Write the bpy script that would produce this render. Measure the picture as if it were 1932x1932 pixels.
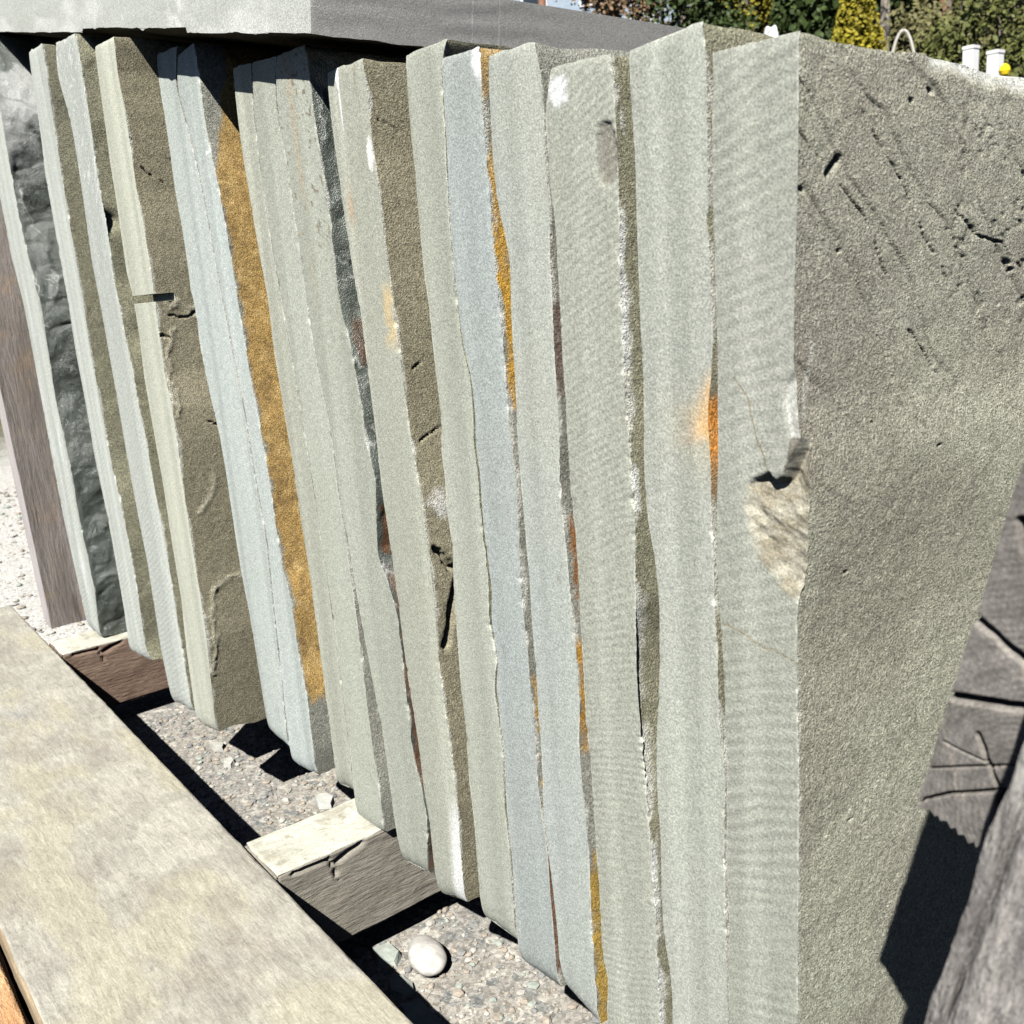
import bpy, math, random
import numpy as np
from mathutils import Vector, Matrix
for _o in list(bpy.data.objects): bpy.data.objects.remove(_o)
scene = bpy.context.scene
COL = scene.collection
# ------------------------------------------------------------------ camera
cam_d = bpy.data.cameras.new('camera'); cam = bpy.data.objects.new('camera', cam_d); COL.objects.link(cam)
pitch, roll, yaw = math.radians(14.5), math.radians(4.2), math.radians(53.5)
h0 = Vector((-math.sin(yaw), math.cos(yaw), 0)); rt = Vector((math.cos(yaw), math.sin(yaw), 0)); up = Vector((0, 0, 1))
fw = math.cos(pitch)*h0 - math.sin(pitch)*up
uu = rt.cross(fw)
ix = math.cos(roll)*rt - math.sin(roll)*uu
iu = math.sin(roll)*rt + math.cos(roll)*uu
M = Matrix((( ix.x, iu.x, -fw.x, 0), (ix.y, iu.y, -fw.y, 0), (ix.z, iu.z, -fw.z, 0.6275), (0, 0, 0, 1)))
cam.matrix_world = M
cam_d.sensor_width = 36; cam_d.lens = 1900/1932*36
cam_d.clip_start = 0.02; cam_d.clip_end = 1000
cam_d.dof.use_dof = True; cam_d.dof.focus_distance = 0.75; cam_d.dof.aperture_fstop = 22
scene.camera = cam
# ------------------------------------------------------------------ light
sun_to = Vector((0.52, -0.72, 1.0)).normalized()
w = bpy.data.worlds.new('World'); scene.world = w; w.use_nodes = True
wn = w.node_tree; bg = wn.nodes['Background']
sky = wn.nodes.new('ShaderNodeTexSky'); sky.sky_type = 'NISHITA'; sky.sun_disc = False
sky.sun_elevation = math.asin(sun_to.z); sky.sun_rotation = math.atan2(sun_to.x, sun_to.y)
sky.air_density = 0.35; sky.dust_density = 0.2
wn.links.new(sky.outputs[0], bg.inputs[0]); bg.inputs[1].default_value = 0.05
sd = bpy.data.lights.new('sun', 'SUN'); sd.energy = 5.0; sd.angle = math.radians(0.5); sd.color = (1.0, 0.972, 0.925)
so = bpy.data.objects.new('sun', sd); COL.objects.link(so); so.rotation_euler = sun_to.to_track_quat('Z', 'Y').to_euler(); so.location = (2, -3, 5)
scene.view_settings.view_transform = 'Standard'; scene.view_settings.look = 'None'
scene.view_settings.exposure = 0.86; scene.view_settings.gamma = 1
scene.render.engine = 'CYCLES'
scene.cycles.max_bounces = 4; scene.cycles.diffuse_bounces = 0

# ------------------------------------------------------------------ noise
_rs = np.random.RandomState(7); _T = _rs.rand(256, 256)
def vn(x, y, seed=0):
    x = np.asarray(x, float)+seed*17.13; y = np.asarray(y, float)+seed*9.71
    xi = np.floor(x).astype(int); yi = np.floor(y).astype(int); fx = x-xi; fy = y-yi
    fx = fx*fx*(3-2*fx); fy = fy*fy*(3-2*fy)
    a = _T[xi % 256, yi % 256]; b = _T[(xi+1) % 256, yi % 256]; c = _T[xi % 256, (yi+1) % 256]; d = _T[(xi+1) % 256, (yi+1) % 256]
    return (a*(1-fx)+b*fx)*(1-fy)+(c*(1-fx)+d*fx)*fy
def fbm(x, y, o=4, seed=0):
    s = 0; a = .5; t = 0
    for k in range(o):
        s = s+a*vn(np.asarray(x)*2**k, np.asarray(y)*2**k, seed+k*3); t += a; a *= .5
    return s/t
def sstep(a, b, x): t = np.clip((x-a)/(b-a), 0, 1); return t*t*(3-2*t)
def segd(px, py, pts):
    d = np.full(np.shape(px), 9.)
    for (ax, ay), (bx, by) in zip(pts[:-1], pts[1:]):
        vx, vy = bx-ax, by-ay; t = np.clip(((px-ax)*vx+(py-ay)*vy)/(vx*vx+vy*vy), 0, 1)
        d = np.minimum(d, np.hypot(px-ax-t*vx, py-ay-t*vy))
    return d
def inpoly(px, py, poly):
    r = np.zeros(np.shape(px), bool); n = len(poly)
    for i in range(n):
        x1, y1 = poly[i]; x2, y2 = poly[(i+1) % n]
        c = ((y1 > py) != (y2 > py)) & (px < (x2-x1)*(py-y1)/((y2-y1) or 1e-9)+x1)
        r ^= c
    return r

# ------------------------------------------------------------------ mesh helpers
def grids_mesh(name, grids, mats, loc=(0, 0, 0), parent=None, smooth=True, rot=None):
    """grids: list of (P[N,M,3], mat_index, paint[N,M,4] or None, flip)."""
    V = []; F = []; MI = []; PA = []; base = 0
    for P, mi, pa, flip in grids:
        n, m = P.shape[:2]
        V.append(P.reshape(-1, 3)-np.array(loc) if rot is None else P.reshape(-1, 3))
        idx = np.arange(n*m).reshape(n, m)+base
        q = np.stack([idx[:-1, :-1], idx[1:, :-1], idx[1:, 1:], idx[:-1, 1:]], -1).reshape(-1, 4)
        if flip: q = q[:, ::-1]
        F.append(q); MI.append(np.full(len(q), mi))
        PA.append((pa if pa is not None else np.zeros((n, m, 4))).reshape(-1, 4)); base += n*m
    V = np.concatenate(V); F = np.concatenate(F); MI = np.concatenate(MI); PA = np.concatenate(PA)
    me = bpy.data.meshes.new(name); me.vertices.add(len(V)); me.vertices.foreach_set('co', V.astype(np.float32).ravel())
    me.loops.add(F.size); me.loops.foreach_set('vertex_index', F.astype(np.int32).ravel())
    me.polygons.add(len(F)); me.polygons.foreach_set('loop_start', np.arange(0, F.size, 4, dtype=np.int32))
    me.polygons.foreach_set('material_index', MI.astype(np.int32))
    me.polygons.foreach_set('use_smooth', np.full(len(F), smooth))
    me.update(); me.validate()
    at = me.color_attributes.new('paint', 'FLOAT_COLOR', 'POINT'); at.data.foreach_set('color', PA.astype(np.float32).ravel())
    for m_ in mats: me.materials.append(m_)
    o = bpy.data.objects.new(name, me); COL.objects.link(o); o.location = loc
    if rot is not None: o.rotation_euler = rot
    if parent is not None: o.parent = parent
    return o
def mesh_obj(name, V, F, mats, loc=(0, 0, 0), parent=None, mi=None, smooth=False):
    me = bpy.data.meshes.new(name); me.from_pydata([tuple(v) for v in V], [], [tuple(f) for f in F])
    for m_ in mats: me.materials.append(m_)
    if mi is not None: me.polygons.foreach_set('material_index', np.array(mi, np.int32))
    if smooth: me.polygons.foreach_set('use_smooth', np.full(len(me.polygons), True))
    me.update(); o = bpy.data.objects.new(name, me); COL.objects.link(o); o.location = loc
    if parent is not None: o.parent = parent
    return o
def empty(name, loc):
    o = bpy.data.objects.new(name, None); o.empty_display_size = .05; COL.objects.link(o); o.location = loc; return o
def tag(o, label, cat, group=None, kind=None):
    o['label'] = label; o['category'] = cat
    if group: o['group'] = group
    if kind: o['kind'] = kind
    return o
def struct(o): o['kind'] = 'structure'; return o

# ------------------------------------------------------------------ materials
class NT:
    def __init__(s, name):
        s.m = bpy.data.materials.new(name); s.m.use_nodes = True; s.t = s.m.node_tree; s.n = s.t.nodes
        s.b = s.n['Principled BSDF']; s.b.inputs['Specular IOR Level'].default_value = .25
        tc = s.n.new('ShaderNodeTexCoord'); oi = s.n.new('ShaderNodeObjectInfo')
        s.obj = tc.outputs['Object']
        mul = s.n.new('ShaderNodeMath'); mul.operation = 'MULTIPLY'; mul.inputs[1].default_value = 37.
        s.t.links.new(oi.outputs['Random'], mul.inputs[0])
        cx = s.n.new('ShaderNodeCombineXYZ')
        for i in range(3): s.t.links.new(mul.outputs[0], cx.inputs[i])
        va = s.n.new('ShaderNodeVectorMath'); va.operation = 'ADD'; s.t.links.new(s.obj, va.inputs[0]); s.t.links.new(cx.outputs[0], va.inputs[1])
        s.vec = va.outputs[0]
    def L(s, a, b): s.t.links.new(a, b)
    def scaled(s, sc, src=None):
        v = s.n.new('ShaderNodeVectorMath'); v.operation = 'MULTIPLY'; s.L(src or s.vec, v.inputs[0]); v.inputs[1].default_value = sc; return v.outputs[0]
    def noise(s, scale, detail=3, rough=.5, vec=None, dist=0):
        n = s.n.new('ShaderNodeTexNoise'); n.inputs['Scale'].default_value = scale; n.inputs['Detail'].default_value = detail
        n.inputs['Roughness'].default_value = rough; n.inputs['Distortion'].default_value = dist; s.L(vec or s.vec, n.inputs['Vector']); return n.outputs['Fac']
    def voro(s, scale, feat='F1', vec=None, out='Distance'):
        n = s.n.new('ShaderNodeTexVoronoi'); n.feature = feat; n.inputs['Scale'].default_value = scale; s.L(vec or s.vec, n.inputs['Vector']); return n.outputs[out]
    def math(s, op, a, b=None, c=None, clamp=False):
        n = s.n.new('ShaderNodeMath'); n.operation = op; n.use_clamp = clamp
        for i, x in enumerate((a, b, c)):
            if x is None: continue
            if isinstance(x, (int, float)): n.inputs[i].default_value = x
            else: s.L(x, n.inputs[i])
        return n.outputs[0]
    def remap(s, x, a, b, c, d):
        n = s.n.new('ShaderNodeMapRange'); s.L(x, n.inputs[0])
        for i, v in enumerate((a, b, c, d)): n.inputs[i+1].default_value = v
        return n.outputs[0]
    def mix(s, f, a, b, mode='MIX'):
        n = s.n.new('ShaderNodeMix'); n.data_type = 'RGBA'; n.blend_type = mode
        if isinstance(f, (int, float)): n.inputs[0].default_value = f
        else: s.L(f, n.inputs[0])
        for i, x in ((6, a), (7, b)):
            if isinstance(x, tuple): n.inputs[i].default_value = (*x, 1) if len(x) == 3 else x
            else: s.L(x, n.inputs[i])
        return n.outputs[2]
    def ramp(s, x, stops):
        n = s.n.new('ShaderNodeValToRGB'); s.L(x, n.inputs[0]); e = n.color_ramp.elements
        while len(e) < len(stops): e.new(.5)
        for k, (p, c) in enumerate(stops): e[k].position = p; e[k].color = (*c, 1)
        return n.outputs[0]
    def gray(s, col, f):   # multiply colour by scalar
        n = s.n.new('ShaderNodeVectorMath'); n.operation = 'SCALE'; s.L(col, n.inputs[0]); s.L(f, n.inputs['Scale']); return n.outputs[0]
    def paint(s, base):
        a = s.n.new('ShaderNodeAttribute'); a.attribute_name = 'paint'
        return s.mix(a.outputs['Alpha'], base, a.outputs['Color'])
    def bump(s, hs, dist):
        prev = None
        for h, st, dd in hs:
            n = s.n.new('ShaderNodeBump'); n.inputs['Strength'].default_value = st; n.inputs['Distance'].default_value = dd
            s.L(h, n.inputs['Height'])
            if prev is not None: s.L(prev, n.inputs['Normal'])
            prev = n.outputs[0]
        s.L(prev, s.b.inputs['Normal'])
    def sep(s, src=None):
        n = s.n.new('ShaderNodeSeparateXYZ'); s.L(src or s.obj, n.inputs[0]); return n.outputs
def sawn(name, c, band=.13, saw=None, grain=.27, tint=None):
    k = NT(name)
    c2 = tint or tuple(x*.93 for x in c)
    col = k.mix(k.remap(k.noise(5, 4), .35, .65, 0, 1), c, c2)
    bv = k.noise(1, 0, .5, k.scaled((60, 12, .3)))
    bv2 = k.noise(1, 2, .6, k.scaled((24, 10, .6)))
    f = k.math('MULTIPLY', k.remap(bv, .40, .60, 1-band*.6, 1+band*.6), k.remap(bv2, .3, .7, 1-band*.55, 1+band*.55))
    g1 = k.noise(850, 2, .8); g2 = k.noise(130, 4, .6)
    vs = k.n.new('ShaderNodeSeparateColor'); k.L(k.voro(1150, out='Color'), vs.inputs[0])
    f = k.math('MULTIPLY', f, k.remap(g1, .32, .68, 1-grain, 1+grain))
    f = k.math('MULTIPLY', f, k.remap(vs.outputs[0], 0, 1, 1-grain*.8, 1+grain*.8))
    f = k.math('MULTIPLY', f, k.remap(g2, .3, .7, .955, 1.045))
    rd = k.math('ABSOLUTE', k.math('SUBTRACT', k.noise(1, 2, .5, k.scaled((30, 30, 16)), 1.2), .5))
    f = k.math('ADD', f, k.math('MULTIPLY', k.remap(rd, 0, .0035, .22, 0), k.remap(k.noise(17, 2), .56, .62, 0, 1)))
    # thin dark iron veins following the bedding
    vein = k.math('ABSOLUTE', k.math('SUBTRACT', k.noise(1, 4, .55, k.scaled((22, 6, 1.3))), .5))
    vm = k.math('MULTIPLY', k.remap(vein, 0, .004, 1, 0), k.remap(k.noise(9, 2), .55, .66, 0, .45))
    hs = [(g1, .45, .0005), (g2, .12, .0008)]
    # faint transverse blade marks
    xyz = k.sep(); a, b, fr, amp = saw or (.42, .0, 700, .015)
    ph = k.math('SUBTRACT', xyz[2], k.math('MULTIPLY', xyz[0], k.math('MULTIPLY_ADD', xyz[2], b, a)))
    ph = k.math('ADD', ph, k.math('MULTIPLY', k.noise(8, 3), .03))
    sn = k.math('SINE', k.math('ADD', k.math('MULTIPLY', ph, fr), k.math('MULTIPLY', k.noise(26, 2), 4.)))
    sm = k.math('MULTIPLY', sn, k.remap(k.noise(11, 3), .36, .60, .1, 1))
    f = k.math('MULTIPLY', f, k.math('MULTIPLY_ADD', sm, amp, 1.0))
    hs.append((sm, .10, .0005*amp/.03))
    col = k.paint(col); col = k.gray(col, f); col = k.mix(vm, col, (.16, .13, .09))
    k.L(col, k.b.inputs['Base Color']); k.b.inputs['Roughness'].default_value = .85
    k.bump(hs, 0); return k.m
def cleft(name, c1, c2, grain=.4, bs=1.0, rough=.9, spec=.2, mid=None):
    k = NT(name)
    col = k.ramp(k.noise(5, 5, .6), [(.3, c1), (.5, mid or tuple((a+b)/2 for a, b in zip(c1, c2))), (.7, c2)])
    col = k.paint(col)
    g1 = k.noise(780, 2, .85); g2 = k.noise(210, 4, .7); g3 = k.noise(45, 4, .6)
    vs = k.n.new('ShaderNodeSeparateColor'); k.L(k.voro(900, out='Color'), vs.inputs[0])
    f = k.math('MULTIPLY', k.remap(g1, .32, .68, 1-grain, 1+grain), k.remap(g2, .3, .7, .82, 1.18))
    f = k.math('MULTIPLY', f, k.remap(vs.outputs[0], 0, 1, 1-grain*.7, 1+grain*.7))
    col = k.gray(col, f)
    k.L(col, k.b.inputs['Base Color']); k.b.inputs['Roughness'].default_value = rough; k.b.inputs['Specular IOR Level'].default_value = spec
    k.bump([(g3, .25*bs, .004), (g2, .55*bs, .0020), (g1, 1.0*bs, .0014)], 0); return k.m
# outlines of the sawn edges, measured in metres: key: (y of the sawn face, left (x,z)..., right (x,z)...)
SLABS = {
 'board': (0.3275,
  [(-1.972, 0.5822),(-1.864, 0.4215),(-1.8905, 0.277),(-1.9107, 0.1572),(-1.8847, 0.1053),(-1.8541, 0.0601)],
  [(-1.826, 0.7152),(-1.7713, 0.5208),(-1.7738, 0.4582),(-1.7639, 0.3333),(-1.783, 0.2138),(-1.7886, 0.0584)]),
 'A': (0.33,
  [(-1.6373, 0.9708),(-1.6131, 0.8514),(-1.5696, 0.7505),(-1.5718, 0.6736),(-1.5515, 0.6097),(-1.5506, 0.5371),(-1.5519, 0.4678),(-1.5546, 0.3824),(-1.5533, 0.2957),(-1.5418, 0.2087),(-1.5315, 0.1223),(-1.5183, 0.1166)],
  [(-1.5201, 0.9477),(-1.4777, 0.849),(-1.4858, 0.7208),(-1.4718, 0.6505),(-1.4606, 0.6092),(-1.46, 0.5423),(-1.4694, 0.4832),(-1.4581, 0.3842),(-1.4604, 0.2904),(-1.4492, 0.2067),(-1.4664, 0.1216)]),
 'B': (0.3425,
  [(-1.3433, 0.8925),(-1.3487, 0.8663),(-1.353, 0.8109),(-1.3657, 0.7603),(-1.3661, 0.6968),(-1.3669, 0.6419),(-1.3655, 0.6075),(-1.3715, 0.539),(-1.3681, 0.4792),(-1.3703, 0.3971),(-1.3596, 0.3304),(-1.3584, 0.2624),(-1.36, 0.1874),(-1.3717, 0.1308)],
  [(-1.2823, 0.8895),(-1.2841, 0.8521),(-1.2905, 0.8141),(-1.2938, 0.7631),(-1.2973, 0.707),(-1.2977, 0.64),(-1.2983, 0.607),(-1.3036, 0.544),(-1.3014, 0.484),(-1.2995, 0.4106),(-1.2877, 0.3609),(-1.2824, 0.3027),(-1.2803, 0.2371),(-1.2889, 0.1655),(-1.2787, 0.1431)]),
 'C': (0.3425,
  [(-1.2291, 0.8794),(-1.2423, 0.8485),(-1.2302, 0.821),(-1.2209, 0.7896),(-1.222, 0.7554),(-1.2264, 0.702),(-1.2323, 0.6482),(-1.228, 0.6066),(-1.2266, 0.5484),(-1.2248, 0.4896),(-1.2248, 0.4259),(-1.2206, 0.3533),(-1.215, 0.2852),(-1.2183, 0.2091),(-1.2198, 0.1769),(-1.2113, 0.1104)],
  [(-1.157, 0.8758),(-1.1512, 0.8541),(-1.1532, 0.8234),(-1.1515, 0.7947),(-1.1569, 0.7575),(-1.1592, 0.7212),(-1.1541, 0.6838),(-1.1618, 0.6266),(-1.156, 0.6061),(-1.1565, 0.5635),(-1.1485, 0.5434),(-1.1476, 0.4951),(-1.1409, 0.4465),(-1.1386, 0.3879),(-1.1325, 0.3243),(-1.1337, 0.2667),(-1.1346, 0.2084),(-1.1353, 0.1196)]),
 'D': (0.3375,
  [(-1.0816, 0.8479),(-1.0855, 0.8206),(-1.0884, 0.7793),(-1.0923, 0.7416),(-1.0924, 0.7067),(-1.0942, 0.6714),(-1.0963, 0.6348),(-1.0887, 0.6093),(-1.0886, 0.569),(-1.0945, 0.523),(-1.0922, 0.4642),(-1.0896, 0.4081),(-1.0918, 0.3402),(-1.0912, 0.2762),(-1.102, 0.2118),(-1.1089, 0.1174)],
  [(-1.0222, 0.8463),(-1.0265, 0.8155),(-1.0231, 0.7799),(-1.0237, 0.7424),(-1.0248, 0.7096),(-1.0205, 0.6708),(-1.0202, 0.6362),(-1.0225, 0.6087),(-1.0251, 0.5703),(-1.0264, 0.5337),(-1.021, 0.4974),(-1.0221, 0.4601),(-1.0253, 0.4172),(-1.0263, 0.3526),(-1.0255, 0.302),(-1.0273, 0.2434),(-1.0447, 0.1262)]),
 'E1': (0.375,
  [(-1.0213, 0.8321),(-1.0255, 0.804),(-1.0243, 0.7512),(-1.0282, 0.709),(-1.0255, 0.6571),(-1.0236, 0.6125),(-1.0174, 0.6024),(-1.0191, 0.5514),(-1.0117, 0.5073),(-1.0013, 0.4669),(-0.9982, 0.4254),(-0.9982, 0.3706),(-0.9966, 0.3189),(-0.9895, 0.2698),(-0.9879, 0.2326),(-0.9841, 0.1362)],
  [(-0.9676, 0.8291),(-0.9837, 0.7992),(-0.967, 0.7504),(-0.9562, 0.7108),(-0.9494, 0.6535),(-0.941, 0.5851),(-0.9376, 0.5551),(-0.9277, 0.4991),(-0.9254, 0.4455),(-0.9172, 0.3738),(-0.9265, 0.2499),(-0.9293, 0.2066),(-0.9365, 0.1342)]),
 'E2': (0.3725,
  [(-0.9613, 0.8211),(-0.9732, 0.7974),(-0.958, 0.7493),(-0.9472, 0.71),(-0.9405, 0.6532),(-0.9321, 0.5854),(-0.9287, 0.5557),(-0.9189, 0.5001),(-0.9166, 0.4471),(-0.9084, 0.376),(-0.9176, 0.2532),(-0.9203, 0.2103),(-0.9266, 0.1234)],
  [(-0.9219, 0.8229),(-0.9192, 0.8078),(-0.9188, 0.7838),(-0.9188, 0.7613),(-0.9165, 0.7351),(-0.9099, 0.7065),(-0.9054, 0.6718),(-0.9028, 0.6383),(-0.901, 0.6019),(-0.8977, 0.5693),(-0.8954, 0.5293),(-0.8894, 0.4889),(-0.8844, 0.4408),(-0.8831, 0.3912),(-0.8806, 0.3481),(-0.8706, 0.318),(-0.8704, 0.261),(-0.8627, 0.2174),(-0.865, 0.1567),(-0.8695, 0.1308)]),
 'F1a': (0.376,
  [(-0.8529, 0.7913),(-0.8554, 0.7555),(-0.856, 0.7311),(-0.8531, 0.6967),(-0.8499, 0.6593),(-0.8445, 0.6175),(-0.8419, 0.6012),(-0.8436, 0.5603),(-0.8393, 0.5125),(-0.8351, 0.4632),(-0.8336, 0.4146),(-0.8292, 0.3632),(-0.8282, 0.3057),(-0.827, 0.2389),(-0.8267, 0.1699),(-0.829, 0.1382)],
  [(-0.8166, 0.789),(-0.824, 0.7511),(-0.824, 0.7118),(-0.8221, 0.6577),(-0.8161, 0.601),(-0.8096, 0.559),(-0.8022, 0.4859),(-0.7967, 0.4103),(-0.7924, 0.3266),(-0.7906, 0.2494),(-0.7904, 0.1849),(-0.793, 0.1417)]),
 'F1b': (0.37,
  [(-0.8015, 0.7864),(-0.8098, 0.749),(-0.8099, 0.7103),(-0.8079, 0.6571),(-0.8021, 0.6014),(-0.7957, 0.5601),(-0.7884, 0.4883),(-0.7829, 0.4139),(-0.7786, 0.3317),(-0.7769, 0.2557),(-0.7766, 0.1923),(-0.7805, 0.1215)],
  [(-0.7592, 0.7827),(-0.765, 0.7637),(-0.768, 0.7411),(-0.7613, 0.706),(-0.7571, 0.6371),(-0.7536, 0.57),(-0.7477, 0.5317),(-0.7411, 0.4986),(-0.7391, 0.4732),(-0.74, 0.4503),(-0.7389, 0.4319),(-0.7363, 0.4117),(-0.7347, 0.3706),(-0.7323, 0.3321),(-0.7323, 0.2991),(-0.7318, 0.2501),(-0.7307, 0.2118),(-0.7275, 0.1778),(-0.7281, 0.1522),(-0.7313, 0.1273)]),
 'F2': (0.3675,
  [(-0.7522, 0.7817),(-0.758, 0.7625),(-0.7619, 0.7402),(-0.7552, 0.7054),(-0.7511, 0.637),(-0.7476, 0.5704),(-0.7417, 0.5324),(-0.7352, 0.4996),(-0.7331, 0.4744),(-0.7331, 0.4517),(-0.732, 0.4335),(-0.7273, 0.4107),(-0.7228, 0.3626),(-0.7197, 0.3361),(-0.716, 0.3114),(-0.709, 0.2685),(-0.7035, 0.23),(-0.7021, 0.1928),(-0.7008, 0.1585),(-0.6966, 0.1244),(-0.6948, 0.12)],
  [(-0.7051, 0.7809),(-0.7037, 0.7644),(-0.7036, 0.7426),(-0.7014, 0.7187),(-0.6996, 0.6931),(-0.6968, 0.6675),(-0.6958, 0.6481),(-0.6972, 0.6217),(-0.6934, 0.5884),(-0.6849, 0.5639),(-0.6828, 0.5408),(-0.6784, 0.516),(-0.6795, 0.492),(-0.6709, 0.4789),(-0.6702, 0.4589),(-0.6761, 0.4303),(-0.6791, 0.4002),(-0.673, 0.3896),(-0.6639, 0.378),(-0.6607, 0.3651),(-0.6576, 0.3521),(-0.658, 0.3247),(-0.6573, 0.2984),(-0.6573, 0.2762),(-0.6569, 0.2472),(-0.6535, 0.2208),(-0.646, 0.1993),(-0.6436, 0.1804),(-0.651, 0.1463),(-0.6551, 0.1271)]),
 'G': (0.369,
  [(-0.6787, 0.7577),(-0.6802, 0.7391),(-0.6793, 0.7099),(-0.6774, 0.6847),(-0.6752, 0.6533),(-0.6713, 0.6144),(-0.6668, 0.5884),(-0.6665, 0.5644),(-0.6651, 0.5376),(-0.6636, 0.4991),(-0.6638, 0.4595),(-0.6612, 0.4326),(-0.6589, 0.4039),(-0.6564, 0.367),(-0.6555, 0.3339),(-0.6538, 0.2999),(-0.6506, 0.278),(-0.6471, 0.239),(-0.6469, 0.208),(-0.643, 0.1835),(-0.6431, 0.1494),(-0.6425, 0.1191),(-0.6409, 0.1138)],
  [(-0.6279, 0.7583),(-0.6267, 0.7377),(-0.626, 0.7206),(-0.6266, 0.7012),(-0.6239, 0.6797),(-0.6237, 0.6561),(-0.6227, 0.6256),(-0.6204, 0.6011),(-0.6178, 0.5659),(-0.6169, 0.5405),(-0.6143, 0.5041),(-0.6106, 0.4804),(-0.606, 0.4544),(-0.6064, 0.4352),(-0.6039, 0.4081),(-0.6033, 0.3728),(-0.6049, 0.3364),(-0.6039, 0.3156),(-0.6033, 0.2966),(-0.5993, 0.2617),(-0.5984, 0.2345),(-0.5975, 0.2064),(-0.5995, 0.1784),(-0.5999, 0.1458),(-0.6017, 0.1279)]),
 'H': (0.371,
  [(-0.5782, 0.7513),(-0.5792, 0.7356),(-0.5803, 0.7089),(-0.5792, 0.6754),(-0.58, 0.6416),(-0.5792, 0.6123),(-0.5767, 0.5888),(-0.5771, 0.567),(-0.5748, 0.5326),(-0.5754, 0.5088),(-0.5798, 0.502),(-0.5764, 0.4859),(-0.5783, 0.4529),(-0.5745, 0.4338),(-0.5777, 0.3996),(-0.5794, 0.3573),(-0.5804, 0.3223),(-0.5788, 0.2865),(-0.581, 0.2471),(-0.579, 0.211),(-0.5803, 0.1661),(-0.5802, 0.1306),(-0.579, 0.123)],
  [(-0.5321, 0.7516),(-0.5395, 0.7413),(-0.5409, 0.7216),(-0.5418, 0.6934),(-0.5445, 0.6614),(-0.5451, 0.6228),(-0.5437, 0.5883),(-0.5411, 0.5647),(-0.5366, 0.5546),(-0.5355, 0.5368),(-0.5359, 0.5211),(-0.5392, 0.5063),(-0.5359, 0.491),(-0.5371, 0.4596),(-0.5352, 0.4284),(-0.5333, 0.4054),(-0.5374, 0.3887),(-0.5355, 0.3693),(-0.5306, 0.3601),(-0.5337, 0.3497),(-0.5379, 0.3317),(-0.5348, 0.296),(-0.5332, 0.2887),(-0.5362, 0.2591),(-0.5365, 0.2298),(-0.5349, 0.2005),(-0.5354, 0.1851),(-0.5371, 0.126)]),
 'I': (0.3675,
  [(-0.5337, 0.7407),(-0.5347, 0.7205),(-0.5356, 0.6926),(-0.5382, 0.661),(-0.5388, 0.6228),(-0.5374, 0.5887),(-0.5348, 0.5653),(-0.5298, 0.5554),(-0.5287, 0.5378),(-0.5285, 0.5223),(-0.5317, 0.5077),(-0.5284, 0.4926),(-0.5296, 0.4616),(-0.5277, 0.4308),(-0.5252, 0.4082),(-0.5291, 0.3917),(-0.528, 0.3725),(-0.523, 0.3634),(-0.5261, 0.3531),(-0.5302, 0.3353),(-0.5272, 0.3001),(-0.5256, 0.2929),(-0.5285, 0.2636),(-0.5288, 0.2348),(-0.5272, 0.2058),(-0.5277, 0.1907),(-0.5292, 0.1158)],
  [(-0.4959, 0.7406),(-0.4947, 0.7264),(-0.4967, 0.7115),(-0.4967, 0.688),(-0.4958, 0.6626),(-0.4965, 0.6372),(-0.4954, 0.6161),(-0.4944, 0.595),(-0.4932, 0.57),(-0.4933, 0.5426),(-0.4941, 0.5221),(-0.4916, 0.511),(-0.4901, 0.4917),(-0.4907, 0.4621),(-0.493, 0.4318),(-0.493, 0.407),(-0.4916, 0.385),(-0.4904, 0.3701),(-0.4907, 0.3517),(-0.4899, 0.3329),(-0.4898, 0.3062),(-0.4904, 0.2792),(-0.4882, 0.2608),(-0.4863, 0.2463),(-0.4844, 0.2251),(-0.4848, 0.1906),(-0.4835, 0.1619),(-0.484, 0.1319),(-0.4841, 0.1181)]),
 'J': (0.364,
  [(-0.483, 0.7328),(-0.4843, 0.7151),(-0.4854, 0.6866),(-0.4854, 0.6589),(-0.4815, 0.6486),(-0.48, 0.6365),(-0.4759, 0.628),(-0.4763, 0.6158),(-0.4782, 0.5953),(-0.479, 0.5709),(-0.479, 0.544),(-0.4812, 0.516),(-0.4802, 0.4823),(-0.4797, 0.4531),(-0.4786, 0.4238),(-0.4796, 0.399),(-0.4789, 0.3746),(-0.4786, 0.3566),(-0.4795, 0.3377),(-0.4788, 0.3117),(-0.4798, 0.2849),(-0.4818, 0.2651),(-0.4805, 0.2505),(-0.4786, 0.2295),(-0.4765, 0.2038),(-0.4752, 0.1756),(-0.475, 0.1467),(-0.4689, 0.1266)],
  [(-0.4424, 0.7329),(-0.4383, 0.7211),(-0.4386, 0.7098),(-0.4375, 0.6989),(-0.4388, 0.681),(-0.4389, 0.6624),(-0.4371, 0.6483),(-0.4398, 0.6295),(-0.4399, 0.6051),(-0.4412, 0.572),(-0.4407, 0.5466),(-0.4408, 0.5202),(-0.4428, 0.504),(-0.4434, 0.482),(-0.4414, 0.4658),(-0.44, 0.4438),(-0.44, 0.4268),(-0.4381, 0.4097),(-0.4372, 0.3801),(-0.437, 0.352),(-0.4399, 0.3287),(-0.4391, 0.3078),(-0.4386, 0.2891),(-0.4371, 0.2637),(-0.4361, 0.2446),(-0.4371, 0.2242),(-0.4382, 0.1961),(-0.4383, 0.1685),(-0.4372, 0.1481),(-0.4382, 0.12)]),
 'K': (0.361,
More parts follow.
